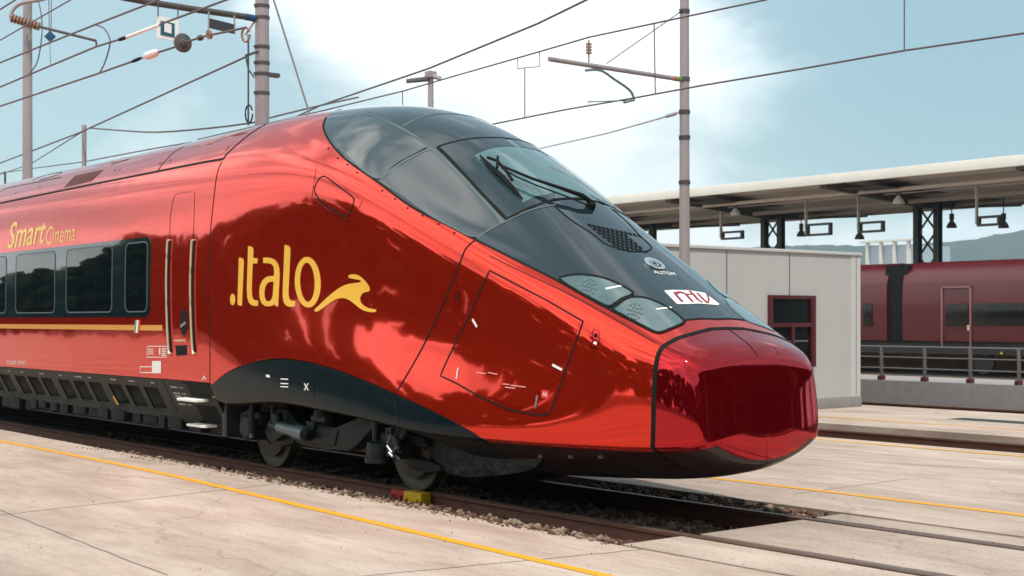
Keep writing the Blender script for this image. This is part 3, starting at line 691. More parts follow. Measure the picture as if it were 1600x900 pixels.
# headlight cluster
for L1 in ([(875,437),(883,432),(900,429.5),(925,431),(950,437),(972,447),(988,457),(985,462),(972,467),(962,474),(950,479),(930,470),(900,454)],
           [(958,484),(966,476),(977,468),(990,464.5),(1008,466),(1030,474),(1052,487),(1068,501),(1066,506),(1048,514),(1028,520),(1005,510),(975,494)]):
    P=pxsv(cat(L1,5,True)); ho=panel('headlight',P,LENS,T,.005,.004,(.15,.12),mirror=None); ribbon('lamp_rim',P,.024,BLK,ho,.010,closed=True)
    mk('headlight',[(v.co.x,-v.co.y,v.co.z) for v in ho.data.vertices],[tuple(reversed(p.vertices)) for p in ho.data.polygons],LENS,T,True)
    cx,cy=(920,449) if L1[0][0]<900 else (991,487)
    lm=MB()
    for a in range(3):
        for k in range([1,6,10][a]):
            t=2*math.pi*k/[1,6,10][a]+.3; x=cx+a*4.8*math.cos(t)*1.1; y=cy+a*4.8*math.sin(t)*1.25; q=sv(x,y); p,n=HS(*q); lm.lathe(p+n*.0065,n,[(0,.017),(.005,.013),(.006,0)],8)
    lm.obj('lamp_element',LED,ho,True)
    bar=[(cx+26,cy+3),(cx+52,cy-2)] if L1[0][0]<900 else [(cx+34,cy-3),(cx+58,cy-6)]
    ribbon('light_bar',pxsv(sub(bar,4,False)),.02,WHT,ho,.008)
# maker ring, small word and white plate on the hood
q=sv(1022,413); p,n=HS(*q); mb=MB(); 
e1=np.array([1,0,0])-n*n[0]; e1/=np.linalg.norm(e1); e2=np.cross(n,e1)
def ring(c,n,e1,e2,ro,ri,h,seg=28,sh=(0,0)):
    vs=[];fs=[]
    for k in range(seg):
        t=2*math.pi*k/seg; u=e1*math.cos(t)+e2*math.sin(t)
        vs+=[c+u*ro,c+u*ro+n*h,c+u*ri+e1*sh[0]+e2*sh[1]+n*h,c+u*ri+e1*sh[0]+e2*sh[1]]
    for k in range(seg):
        a=4*k;b=4*((k+1)%seg)
        for j in range(3): fs.append((a+j,a+j+1,b+j+1,b+j))
    return vs,fs
a,b=ring(p+n*.003,n,e1,e2,.105,.062,.012,sh=(.012,.0)); mb.add(a,b); mb.obj('maker_ring',CHROME,T,True)
mb=MB(); a,b=ring(p+n*.003,n,e1,e2,.045,.028,.01); mb.add(a,b); mb.obj('maker_ring_centre',CHROME,T,True)
hull_text('ALSTOM',(1023,427.5),(33,3.5),(-3.5,-5),WHT,T,off=.004)
decal_poly('plate',[[(1038,454.5),(1050,453.5),(1076,454),(1101,458),(1124,475.5),(1121,477),(1092,474.5),(1063,475.5),(1058,475)]],WHT,T,.004,.003)
# plate letters n t v as slanted strokes
for pts,w_ in (([(1053,457.4),(1059,465),(1066,472.5)],.03),([(1055,459),(1062,457.6),(1070,460),(1076,466),(1082,472.3)],.03),([(1077,455.5),(1084,462),(1090,469),(1097,473.4)],.03),([(1072,460.6),(1084,460.8)],.016),([(1089,458.6),(1096,466),(1105,474.4)],.028),([(1105,474.4),(1107,468),(1104,461)],.018)):
    ribbon('plate_lettering',pxsv(cat(pts,5)),w_,MAROON,T,.0095)
# ------------------------------------------------ gold lettering and leaping hare on the flank
cp5=lambda P:[(320+x/5,340+y/5) for x,y in P]
def ell(cx,cy,rx,ry,n=36,sl=0): return [(cx+rx*math.cos(2*math.pi*k/n)+sl*-math.sin(2*math.pi*k/n)*ry,cy+ry*math.sin(2*math.pi*k/n)) for k in range(n)]
LT=[[ell(219,640,20,45,20)],
 [[(268,312),(290,315),(303,325),(307,340),(292,688),(276,688),(262,684),(257,670)]],
 [[(340,222),(362,225),(377,236),(382,255),(379,315),(415,318),(412,358),(376,358),(368,560),(370,600),(376,630),(390,645),(418,648),(418,688),(392,691),(366,684),(345,662),(334,625),(330,560)]],
 [[(458,312),(490,312),(520,316),(550,330),(573,362),(584,400),(587,450),(574,695),(558,692),(545,678),(525,690),(500,694),(470,690),(445,668),(431,630),(427,590),(432,535),(450,492),(480,465),(510,457),(542,455),(544,410),(538,380),(522,362),(500,357),(458,355)],
  [(540,500),(512,502),(490,512),(474,540),(467,585),(470,625),(480,648),(497,656),(515,650),(528,628),(534,600)]],
 [[(625,213),(645,216),(662,225),(671,245),(668,320),(656,560),(656,605),(662,635),(678,650),(710,650),(707,688),(690,696),(662,697),(638,688),(620,665),(612,630),(610,590)]],
 [ell(806,505,101,198,44,-.03),ell(803,505,57,153,40,-.03)],
 [cat([(862,716),(900,680),(960,622),(1000,588),(1040,558),(1085,532),(1130,518),(1175,511),(1215,505),(1222,495),(1205,487),(1170,480),(1132,472),(1122,458),(1138,446),(1165,444),(1192,448),(1218,462),(1242,483),(1262,505),(1280,530),(1290,556),(1284,576),(1262,581),(1240,588),(1222,608),(1215,638),(1225,668),(1250,692),(1285,708),(1328,716),(1341,726),(1330,738),(1290,738),(1250,728),(1215,710),(1175,678),(1135,648),(1100,632),(1065,629),(1030,637),(990,658),(945,690),(905,720),(878,735),(862,732)],3,True)]]
for k,loops in enumerate(LT):
    o=decal_poly('lettering' if k<6 else 'hare_emblem',[cp5(l) for l in loops],GOLD,T,.004,.002,(.1,.1))
# ------------------------------------------------ passenger window band, windows, stripe
def car_rect(X0,X1,z0,z1,r,n=5,step=.25):
    pts=[]
    for cx,cz,a0 in ((X1-r,z1-r,0),(X0+r,z1-r,90),(X0+r,z0+r,180),(X1-r,z0+r,270)):
        for k in range(n+1):
            a=R(a0+90*k/n); pts.append((cx+r*math.cos(a),cz+r*math.sin(a)))
    return [xz(X,z) for X,z in sub(pts,step)]
panel('window_band',car_rect(-40,-1.88,1.82,2.86,.12,step=.8),WBAND,T,.003,.003,(.12,.1),mirror='copy')
wins=[(-2.66,-1.97)]+[(-4.75-2.1*k,-3.1-2.1*k) for k in range(12)]
for X0,X1 in wins:
    P=car_rect(X0,X1,1.89,2.80,.10); o=panel('window',P,PANE,T,.006,.003,(.12,.1),mirror='copy'); ribbon('frame',P,.016,LINE,o,.0095,closed=True)
panel('gold_stripe',car_rect(-40,-1.52,1.645,1.715,.01,1,step=.8),STRIPE,T,.003,.002,(.12,.1),mirror='copy')
for k,m in enumerate((GRN,WHT,REDM)):
    panel('flag',[xz(-2.38+.055*k,1.61),xz(-2.38+.055*(k+1),1.61),xz(-2.34+.055*(k+1),1.78),xz(-2.34+.055*k,1.78)],m,T,.007,.002)
# cab door
dz=[(272,374),(270,340),(274,306),(282,301),(296,299),(303,300)]
seam([(265,385),(266,340),(271,311),(276,303),(285,301),(298,299.5),(304,301)],.010,'door_seam',m=NOSE)
seam([(304,301),(303,340),(302,375)],.008,'door_seam',m=NOSE)
DR=empty('door'); DR.parent=T
for xa,xb in ((265,263.5),(303,301)):
    P=pxsv(cat([(xa+1,374),(xa-.5,385),(xb-.5,440),(xb+.5,500),(xb+3,545),(xb+5,553)],5)); ribbon('handrail_recess',P,.065,BLK,DR,.004)
    A=np.array(P[2:-1]); p,n=HS(A[:,0],A[:,1]); p=p+n*.03; mb=MB(); mb.tube([p[0]-n[0]*.03]+list(p)+[p[-1]-n[-1]*.03],.013,8); mb.obj('handrail',HAND,DR,True)
P=pxsv(ell(287.5,503,5.5,21,24)); panel('handle_recess',P,BLK,DR,.004,.002)
P=pxsv(sub([(283,510),(287,507),(291,503)],2,False)); ribbon('door_handle',P,.03,CHROME,DR,.012,thick=.01)
P=pxsv(sub([(274,540),(292,539),(292,555),(276,556)],3)); panel('step_recess',P,BLK,DR,.004,.002)
P=pxsv(sub([(273,532),(292,532)],3,False)); ribbon('step_edge',P,.02,HAND,DR,.012,thick=.01)
# small markings
hull_text('Smart',(12,388.5),(58,-9.5),(3.5,-40),GOLD,T,shear=.25,bold=.55)
hull_text('Cinema',(72,382.5),(45,-6.5),(1.5,-28),GOLD,T,shear=.2)
hull_text('93 83 675 107-NTV',(11,569),(30,1),(0,-6),WHT,T)
hull_text('300',(232,554),(8,0),(0,-10),WHT,T); hull_text('I',(249,554),(2,0),(0,-10),WHT,T); [seam([(253,y),(259.5,y)],.012,'marking_line',m=WHT,mirror=False,smooth=False) for y in (545,548.5,552,555)]
seam([(230,541),(261,541),(261,558),(230,558)],.008,'marking_frame',m=WHT,smooth=False,closed=True,mirror=False)
seam([(219,573),(238,573),(238,582),(219,582)],.012,'marking_frame',m=WHT,smooth=False,closed=True,mirror=False)
decal_poly('marking_plate',[[(238,564),(252,564),(252,583),(238,583)]],WHT,T,.005,.002)
seam([(316,594),(319,588),(322,593)],.014,'jack_mark',m=WHT,smooth=False,mirror=False)
for (x,y) in ((419,589),(473,0)):
    if y: decal_poly('marking_plate',[[(x-3,y-4),(x+3,y-3),(x+3,y+1),(x-3,y)]],WHT,T,.005,.002)
for y in (592,599,604): seam([(439,y),(451,y+.6)],.012,'marking_line',m=WHT,off=.006,smooth=False,mirror=False)
# roof details
P=pxsv(sub([(100,293),(117,275),(162,265),(142,283)],3)); panel('roof_vent',P,mat('roof_vent_mesh',(.10,.012,.008),rough=.6),T,.004,.003)
for k in range(13):
    a=(102+k*3.3,291.5-k*.75); b=(119+k*3.4,275.3-k*.76); seam([a,b],.012,'vent_slat',mirror=False,smooth=False,m=BLK,off=.006)
seam([(246,267),(256,254),(272,238),(288,229)],.012); seam([(0,300),(12,294),(60,284),(95,277)],.008)
seam([(50,282),(70,274),(95,269),(90,273),(62,281)],.012,mirror=False)
seam([(173,257),(190,252),(202,249)],.012,mirror=False)
for (x,y) in ((60,293),(22,302),(178,267),(185,266),(248,256),(264,251),(352,234),(355,231)): seam([(x,y),(x+3,y-1.5)],.03,'roof_fitting',mirror=False,smooth=False,m=NOSE,off=.008)

# ------------------------------------------------ underframe skirt of the car with slots
def skp(X,z,o=0): # inward sloping plane below z=1.02
    t=(1.02-z)/(1.02-.44); return (X,-(1.475-.30*t)-o*.88,z-o*.47)
mb=MB()
def quad(X0,X1,z0,z1): 
    a=[skp(X0,z0),skp(X1,z0),skp(X1,z1),skp(X0,z1)]; mb.prism(a,(0,.02,.012))
# frame of the skirt: top rail, bars between the slots
quad(-40,-1.62,.90,1.02)
x=-1.62
slots=[]
Xc=-2.0; 
while x>-38:
    w=.44; bar=.14 if len(slots)%3 else .26
    quad(x-bar,x,.60,.90); slots.append((x-bar-w,x-bar)); x-=bar+w
mb.obj('skirt_panel',GRAYT,T)
mb=MB(); mb.prism([skp(-1.60,.46),skp(-.30,.46),skp(-.30,1.02),skp(-1.60,1.02)],(0,.02,.012)); ep=mb.obj('end_skirt_panel',GRAYT,T)
mb=MB(); mb.prism([skp(-.95,.84,.004),skp(-.42,.84,.004),skp(-.42,.97,.004),skp(-.95,.97,.004)],(0,.004,0)); mb.prism([skp(-.95,.50,.004),skp(-.42,.50,.004),skp(-.42,.72,.004),skp(-.95,.72,.004)],(0,.004,0)); mb.obj('step_opening',BLK,T)
mb=MB(); mb.box((-1.0,-1.56,.78),(-.45,-1.40,.815)); mb.obj('footstep',WHT,T,bevel=.008)
mb=MB(); mb.box((-.98,-1.44,.46),(-.5,-1.26,.49)); mb.obj('footstep',WHT,T,bevel=.008)
mb=MB(); mb.prism([skp(-.36,.84,.006),skp(-.26,.84,.006),skp(-.26,.96,.006),skp(-.36,.96,.006)],(0,.004,0)); mb.obj('warning_sticker',YEL2,T)
mb=MB(); mb.lathe(skp(-.16,.9,.03),(0,-1,-.3),[(0,.05),(.004,.05),(.004,0)],18); mb.obj('warning_sticker',YEL2,T)
mb=MB(); mb.prism([skp(-3.52,.60,.006),skp(-3.45,.60,.006),skp(-3.47,.72,.006),skp(-3.54,.72,.006)],(0,.004,0)); mb.obj('warning_sticker',YEL2,T)
mk_=MB()
for X in (-2.0,-2.7,-3.3,-4.1,-4.6,-5.2,-6.0,-6.8,-7.4): 
    w=random.choice((.10,.18,.26)); mk_.prism([skp(X,.955,.004),skp(X+w,.955,.004),skp(X+w,.975,.004),skp(X,.975,.004)],(0,.003,0))
for X in (-1.45,-1.2,-1.35,-1.18): 
    for zz in (.92,.84,.80,.76,.70): mk_.prism([skp(X,zz,.004),skp(X+.09,zz,.004),skp(X+.09,zz+.022,.004),skp(X,zz+.022,.004)],(0,.003,0))
mk_.obj('small_markings',mat('grey_marking',(.3,.33,.34)),T)
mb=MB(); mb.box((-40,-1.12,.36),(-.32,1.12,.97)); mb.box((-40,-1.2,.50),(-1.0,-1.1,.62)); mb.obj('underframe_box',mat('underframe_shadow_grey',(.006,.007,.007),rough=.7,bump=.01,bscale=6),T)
# lumpy pipes and boxes along the bottom edge
mb=MB(); random.seed(4)
X=-1.0
while X>-16:
    w=random.uniform(.12,.5); mb=MB(); mb.box((X-w,-1.20+random.uniform(-.04,.05),random.uniform(.33,.40)),(X,-1.0,.52)); X-=w+random.uniform(.03,.2); mb.obj('underframe_equipment',RUB,T,bevel=.01)

# ------------------------------------------------ bogie
BG=empty('bogie'); BG.parent=T
prof=[(-.065,.0),(-.065,.20),(-.05,.22),(-.05,.36),(-.065,.39),(-.065,.46),(.055,.46),(.065,.485),(.075,.485),(.075,.39),(.05,.36),(.05,.22),(.065,.20),(.065,0)]
for X in (.12,3.12):
    for s in (-1,1):
        mb=MB(); mb.lathe((X,s*.755,.43),(0,-s,0),[(h,r*.43/.46) for h,r in prof],48); w=mb.obj('wheel',OLIVE,BG,True)
    for s in (-1,1):
        mb=MB(); mb.lathe((X,s*.82,.43),(0,s,0),[(0,.30),(.035,.30),(.04,.285),(.04,.15),(.02,.14),(.02,.0)],32); mb.obj('brake_disc',MASTD,BG,True)
    mb=MB(); mb.lathe((X,-.75,.46),(0,1,0),[(0,.09),(1.5,.09)],20); mb.obj('axle',BOG,BG,True)
def sp(L,Y,dy,name,m,parent=BG,bevel=.012,sc=True):
    pts=[PY(300+.3557*x,540+.3557*y,Y) for x,y in L] if sc else L
    for s in ((1,) if name!='bogie_frame' else (1,-1)):
        mb=MB(); mb.prism([(p[0],p[1]*s,p[2]) for p in pts],(0,dy*s,0)); o=mb.obj(name,m,parent,bevel=bevel)
    return o
sp([(318,375),(335,330),(385,272),(420,285),(455,335),(500,358),(630,360),(700,330),(760,305),(812,318),(812,345),(770,385),(730,430),(690,463),(560,455),(470,432),(430,400),(400,392),(360,420),(330,405)],-1.16,.16,'bogie_frame',BOG)
sp([(470,360),(640,372),(625,440),(500,432)],-1.175,.02,'frame_gusset',GRAYT)
sp([(500,330),(535,335),(530,400),(500,392)],-1.20,.05,'damper_bracket',GRAYT)
# axle boxes, springs
for X,z in ((.12,.50),(3.12,.50)):
    mb=MB(); mb.lathe((X,-1.22,z),(0,1,0),[(0,0),(0,.12),(.03,.155),(.30,.17),(.34,.17)],24); mb.obj('axle_box',BOG,BG,True)
def cylp(a,b,Y,r,m,name,n=14,prof=None):
    p=PY(300+.3557*a[0],540+.3557*a[1],Y); q=PY(300+.3557*b[0],540+.3557*b[1],Y); mb=MB(); mb.tube([p,q],r,n); return mb.obj(name,m,BG,True)
cylp((385,358),(455,378),-1.26,.068,CYL,'yaw_damper'); cylp((455,378),(500,390),-1.26,.082,CYL,'yaw_damper_sleeve'); cylp((498,389),(520,395),-1.26,.060,BLK,'yaw_damper_end')
cylp((350,350),(392,361),-1.26,.045,BOG,'yaw_damper_rod')
cylp((372,300),(380,345),-1.26,.06,BOG,'damper_mount')
cylp((265,262),(262,330),-1.25,.035,BOG,'vertical_damper_rod'); cylp((262,320),(262,385),-1.25,.06,GRAYT,'vertical_damper'); cylp((262,380),(263,405),-1.25,.032,CYL,'damper_foot')
sp([(208,300),(250,280),(300,300),(300,350),(265,345),(235,350),(212,330)],-1.18,.1,'damper_bracket',BOG)
cylp((355,262),(352,370),-1.22,.022,BOG,'brake_pipe'); cylp((808,322),(806,430),-1.24,.036,GRAYT,'vertical_damper_rod'); cylp((824,425),(820,492),-1.24,.13,GRAYT,'spring_pot'); cylp((822,490),(822,512),-1.24,.15,BOG,'spring_seat'); cylp((835,508),(836,522),-1.24,.06,BLK,'spring_foot')
cylp((570,282),(572,318),-1.18,.085,GRAYT,'air_spring'); cylp((540,318),(600,322),-1.18,.055,GRAYT,'spring_plate')
sp([(905,345),(945,360),(895,455),(868,445)],-1.28,.05,'brake_arm',GRAYT)
sp([(850,390),(880,380),(905,420),(890,440),(870,490),(850,470)],-1.26,.06,'brake_caliper',BOG)
random.seed(11)
for a in range(7):
    mb=MB(); x0,y0=850+a*9,345+random.uniform(0,20); pts=cat([(x0,y0),(x0+random.uniform(-25,20),y0+35),(x0+random.uniform(-10,35),y0+80),(x0+random.uniform(-10,45),y0+random.uniform(110,140))],4)
    mb.tube([PY(300+.3557*x,540+.3557*y,-1.24-.01*a) for x,y in pts],random.uniform(.008,.016),6); mb.obj('brake_hose',random.choice((BLK,BOG,CYL)),BG,True)
for a,b in (((860,440),(882,470)),((868,470),(885,488))): cylp(a,b,-1.30,.02,CHROME,'hose_coupling')
# wheel guard blades
sp([(320,395),(355,372),(440,395),(445,430),(400,442),(350,430)],-1.05,.1,'brake_block_carrier',BOG)
sp([(925,505),(970,490),(1080,520),(1098,548),(1040,560),(960,545)],-.93,.10,'rail_guard',GRAYT)
sp([(935,385),(1010,400),(1030,445),(975,440)],-1.1,.1,'rail_guard_bracket',BOG)
mb=MB(); mb.box((.45,-1.0,.35),(2.7,1.0,.6)); mb.obj('motor_housing',FDARK,BG,bevel=.03)
mb=MB(); mb.box((3.75,-.6,.12),(3.95,.6,.62)); mb.obj('snow_plough',RUB,BG,bevel=.03)
mb=MB(); mb.box((-.34,-1.28,.36),(-.22,1.28,.98)); mb.obj('end_plate',FDARK,T,bevel=.01)

RUB2=mat('crinkled_rubber_sheet',(.005,.008,.009),rough=.5,bump=.09,bscale=6,spec=.3)
sk=[PY(x,y,-1.02) for x,y in ((632,664),(690,676),(745,690),(800,706),(850,714),(838,730),(815,738),(775,744),(730,746),(700,740),(676,715),(650,690))]
mb=MB(); mb.prism([tuple(p) for p in sk],(0,.06,0)); mb.obj('rubber_side_sheet',RUB2,T,bevel=.01)
mb=MB(); mb.prism([(p[0],-p[1],p[2]) for p in sk],(0,-.06,0)); mb.obj('rubber_side_sheet',RUB2,T,bevel=.01)
# ------------------------------------------------ wiper
WP=empty('windscreen_wiper'); WP.parent=T
def lift(px,py,h):
    q=sv(px,py)
    if q is None: q=sv(px-4,py+4)
    p,n=HS(*q); return p+n*h
mb=MB(); mb.tube([lift(922,324,.05),lift(905,318,.09),lift(870,307,.10),lift(830,293,.10),lift(800,280,.10),lift(784,270,.08)],[.028,.024,.017,.014,.013,.012],8); mb.obj('wiper_arm',BLK,WP,True)
mb=MB(); mb.tube([lift(915,327,.05),lift(880,316,.07),lift(835,300,.08),lift(806,287,.08),lift(784,272,.07)],.009,6); mb.obj('wiper_link',BLK,WP,True)
mb=MB(); mb.tube([lift(750,247,.03),lift(766,264,.035),lift(784,281,.035),lift(802,299,.035),lift(816,315,.03)],[.010,.02,.03,.022,.010],6); mb.obj('wiper_blade',BLK,WP,True)
mb=MB(); mb.tube([lift(762,254,.06),lift(776,262,.08),lift(790,277,.08),lift(800,291,.07)],.016,6); mb.tube([lift(777,258,.10),lift(777,273,.08)],.014,6); mb.obj('blade_carrier',BLK,WP,True)
mb=MB(); p=lift(922,324,0); mb.lathe(p,HS(*sv(922,324))[1],[(0,.05),(.05,.045),(.07,.02),(.07,0)],14); mb.obj('wiper_pivot',BLK,WP,True)

# rail clamp
RC=empty('rail_clamp'); RM=mat('red_cast_iron',(.45,.015,.02),rough=.55,var=.3,vscale=20)
a=PY(619,772,-.83)[0]; b=PY(641,772,-.83)[0]; c_=PY(670,775,-.83)[0]
mb=MB(); mb.box((a,-.90,-.15),(b,-.80,-.015)); 
for x in (a+.06,b-.06): mb.lathe((x,-.905,-.08),(0,-1,0),[(-.01,.022),(.03,.022),(.03,0)],8)
mb.obj('clamp_block',RM,RC,bevel=.012)
mb=MB(); mb.box((b+.02,-.93,-.16),(c_,-.80,0.0)); 
for x in (b+.08,c_-.06): mb.lathe((x,-.935,-.08),(0,-1,0),[(-.01,.024),(.03,.024),(.03,0)],8)
mb.obj('clamp_block',YEL2,RC,bevel=.012); tag(RC.children[0],'red clamp block'); tag(RC.children[1],'yellow clamp block')
rebase(RC,((a+c_)/2,-.86,-.17)); tag(RC,'red and yellow clamp block bolted to the near rail below the front wheel','rail clamp')

# ============================================================ WHITE SHED
BX=-2.7
SH=empty('white_shed',(BX,10,0))
zt=PX(1345,399,BX)[2]; yR=PX(1347,635,BX)[1]; 
def shadd(mb,n,m,**k): o=mb.obj(n,m,SH,**k); return o
z1=3.10; y1=14.35; y0=5.9
shed=[]
mb=MB(); mb.box((BX-9,y0,.22),(BX,y1,z1)); shadd(mb,'wall',SHED)
mb=MB(); mb.box((BX-9.02,y0-.03,0),(BX+.03,y1+.03,.22)); shadd(mb,'plinth',PLINTH,bevel=.01)
mb=MB(); mb.box((BX-9.05,y0-.04,z1),(BX+.04,y1+.04,z1+.06)); shadd(mb,'roof',SHEDT,bevel=.01)
mb=MB(); mb.box((BX,y1-.30,.22),(BX+.012,y1+.012,z1)); shadd(mb,'corner_trim',SHEDT)
mb=MB()
for px in (1135,1233,1337):
    y=PX(px,450,BX)[1]; mb=MB(); mb.box((BX+.0125,y-.008,.24),(BX+.016,y+.008,z1-.01)); mb.obj('cladding_joint',JT,SH)
A=PX(1199,461,BX); B=PX(1271,575,BX); ya,yb=A[1],B[1]; zb_,zt_=B[2],A[2]-.0
zt_=(PX(1199,461,BX)[2]+PX(1271,462,BX)[2])/2; zb_=(PX(1199,573,BX)[2]+PX(1271,575,BX)[2])/2
f=.09
mb=MB(); mb.box((BX+.002,ya+.02,zb_+.02),(BX+.02,yb-.02,zt_-.02)); pn=mb.obj('window',WINK,SH)
mb=MB()
for a,b in (((ya,zb_),(ya+f,zt_)),((yb-f*1.6,zb_),(yb,zt_)),((ya+f,zb_),(yb-f*1.6,zb_+f)),((ya+f,zt_-f*.8),(yb-f*1.6,zt_)),((ya+f,zt_-.62),(yb-f*1.6,zt_-.54)),(((ya+yb)/2-.04,zb_+f),((ya+yb)/2+.04,zt_-.62))):
    mb.box((BX+.004,a[0],a[1]),(BX+.07,b[0],b[1]))
mb.obj('window_frame',FRAMER,pn,bevel=.006)
mb=MB(); mb.box((BX+.004,ya+.1,zb_+1.05 if False else zb_+.5),(BX+.03,yb-.2,zb_+.53)); mb.obj('blind',RAILG,pn)
rebase(SH,(BX,10,0)); tag(SH,'low pale clad prefabricated shed with one dark red framed window, behind the train nose','shed')

# ============================================================ RAILING on the raised platform
RL=empty('platform_railing'); 
mb=MB()
for z in (1.17,.93,.68): mb.tube([(-40,17.62,z),(20,17.62,z)],.020 if z>1 else .014,8)
mb.obj('rail_bar',RAILG,RL,True)
X0=(15.04-(74610/(1378+950)-16.8)/.778); k=0
for k in range(-18,18):
    X=X0+k*1.16
    mb=MB(); mb.box((X-.03,17.60,.40),(X+.03,17.66,1.17)); po=mb.obj('railing_post',RAILG,RL,bevel=.005)
    mb=MB(); mb.box((X-.06,17.55,.40),(X+.06,17.70,.50)); mb.obj('post_foot',FRAMER,po,bevel=.01)
rebase(RL,(0,17.62,.4))
for c_ in RL.children:
    pass
tag(RL,'grey tubular railing with dark red post feet along the raised platform','railing')

# ============================================================ FAR MAROON TRAIN
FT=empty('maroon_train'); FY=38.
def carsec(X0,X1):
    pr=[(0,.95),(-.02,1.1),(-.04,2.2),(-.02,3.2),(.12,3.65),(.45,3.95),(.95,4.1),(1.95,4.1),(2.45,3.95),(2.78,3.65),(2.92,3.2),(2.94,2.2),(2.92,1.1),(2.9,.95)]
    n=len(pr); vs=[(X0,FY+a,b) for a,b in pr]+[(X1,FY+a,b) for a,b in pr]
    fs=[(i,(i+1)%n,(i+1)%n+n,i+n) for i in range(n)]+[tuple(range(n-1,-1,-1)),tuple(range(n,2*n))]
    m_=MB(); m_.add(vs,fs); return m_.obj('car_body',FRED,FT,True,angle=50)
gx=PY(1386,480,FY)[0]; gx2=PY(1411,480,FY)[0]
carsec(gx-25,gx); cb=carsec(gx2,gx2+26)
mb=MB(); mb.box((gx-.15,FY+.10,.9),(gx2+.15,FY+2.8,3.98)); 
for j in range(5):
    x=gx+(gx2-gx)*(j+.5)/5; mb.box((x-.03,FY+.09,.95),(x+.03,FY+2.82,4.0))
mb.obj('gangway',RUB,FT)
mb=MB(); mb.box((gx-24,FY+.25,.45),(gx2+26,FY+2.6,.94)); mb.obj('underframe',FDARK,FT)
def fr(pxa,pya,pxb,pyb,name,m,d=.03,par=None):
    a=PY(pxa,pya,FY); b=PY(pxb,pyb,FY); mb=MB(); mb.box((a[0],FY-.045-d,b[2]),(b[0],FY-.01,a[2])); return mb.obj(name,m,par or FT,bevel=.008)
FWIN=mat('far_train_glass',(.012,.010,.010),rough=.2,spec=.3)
fr(1350,474,1364,509,'window',FWIN); fr(1479,475,1514,509,'door_window',FWIN); fr(1521,474,1640,509,'window_band',FWIN,.02); fr(1541,476,1600,507,'window',mat('far_pane',(.006,.006,.006),rough=.15,spec=.3),.03)
for X in range(3): pass
a=PY(1472,448,FY); b=PY(1519,543,FY); DRM=mat('maroon_door_seal',(.22,.10,.09),rough=.4); mb=MB()
for (x0,x1,z0,z1_) in ((a[0],a[0]+.07,b[2],a[2]),(b[0]-.07,b[0],b[2],a[2]),(a[0],b[0],a[2]-.07,a[2])): mb.box((x0,FY-.09,z0),(x1,FY-.03,z1_))
mb.obj('door_frame',DRM,FT,bevel=.01)
p=PY(1515,512,FY); mb=MB(); mb.box((p[0]-.04,FY-.10,p[2]-.1),(p[0]+.04,FY-.03,p[2]+.1)); mb.obj('door_handle',HAND,FT)
p=PY(1561,552,FY); mb=MB(); mb.lathe((p[0],FY+.2,p[2]),(0,-1,0),[(0,.06),(.05,.05),(.05,0)],10); mb.obj('marker_lamp',YEL2,FT)
# wheels
for X in (gx-3.2,gx-5.8,gx2+3.2,gx2+5.8,gx2+19,gx2+21.6,gx-20,gx-22.5):
    mb=MB(); mb.lathe((X,FY+.65,.12),(0,1,0),[(0,0),(0,.44),(.12,.46),(.14,0)],20); mb.obj('wheel',FDARK,FT,True)
rebase(FT,(gx,FY+1.45,0)); tag(FT,'dark maroon passenger train parked beyond the railing','train')

# ============================================================ CANOPY over the far platforms
CN=empty('platform_canopy'); ZC=8.05; YN=38.9; YF=54.8
mb=MB(); mb.box((-120,YN,ZC-.42),(60,YN+.25,ZC)); mb.obj('fascia',CANW,CN,bevel=.02)
mb=MB(); mb.prism([(-120,YN+.26,ZC-.10),(-120,YN+8,ZC-.55),(-120,YF,ZC-.15),(-120,YF,ZC-.02),(-120,YN+8,ZC-.42),(-120,YN+.26,ZC)],(180,0,0)); mb.obj('roof_sheet',CANU,CN)
mb=MB(); mb.box((-120,YF,ZC-.45),(60,YF+.2,ZC)); mb.obj('fascia',CANW,CN)
mb=MB()
for y,z,r in ((YN+2.6,ZC-.62,.09),(YN+6.3,ZC-.82,.11),(YN+10.0,ZC-.78,.09),(YN+4.4,ZC-.60,.04)): mb.tube([(-120,y,z),(60,y,z)],r,8)
mb.obj('purlin',CANW,CN,True)
colx=[]
xa=PY(1207,370,46.9)[0]; xb=PY(1449,380,46.9)[0]; pitch=xb-xa
for k in range(-8,6):
    X=xa+k*pitch; colx.append(X)
    mb=MB(); mb.prism([(X-.18,YN+.3,ZC-.52),(X-.18,YN+8,ZC-1.05),(X-.18,YF-.1,ZC-.55),(X-.18,YF-.1,ZC-.2),(X-.18,YN+8,ZC-.60),(X-.18,YN+.3,ZC-.2)],(.36,0,0)); mb.obj('cross_beam',CAND,CN)
    # thin dark sheets under the roof beside the beam
    mb=MB(); mb.box((X+.6,YN+1.0,ZC-.59),(X+2.4,YN+6.0,ZC-.56)); mb.box((X+.9,YN+8.4,ZC-.70),(X+2.6,YN+13,ZC-.67)); mb.obj('dark_soffit_sheet',CAND,CN)
    mb=MB()
    for d in (-.55,.55):
        mb.box((X+d-.14,46.75,-.4),(X+d+.14,46.79,ZC-.75)); mb.box((X+d-.14,47.05,-.4),(X+d+.14,47.09,ZC-.75)); mb.box((X+d-.02,46.79,-.4),(X+d+.02,47.05,ZC-.75))
    for j in range(7):
        z=ZC-1.0-j*1.15
        mb.tube([(X-.45,46.92,z),(X+.45,46.92,z-1.1)],.05,6); mb.tube([(X+.45,46.92,z),(X-.45,46.92,z-1.1)],.05,6)
    mb.obj('lattice_column',COLG,CN)
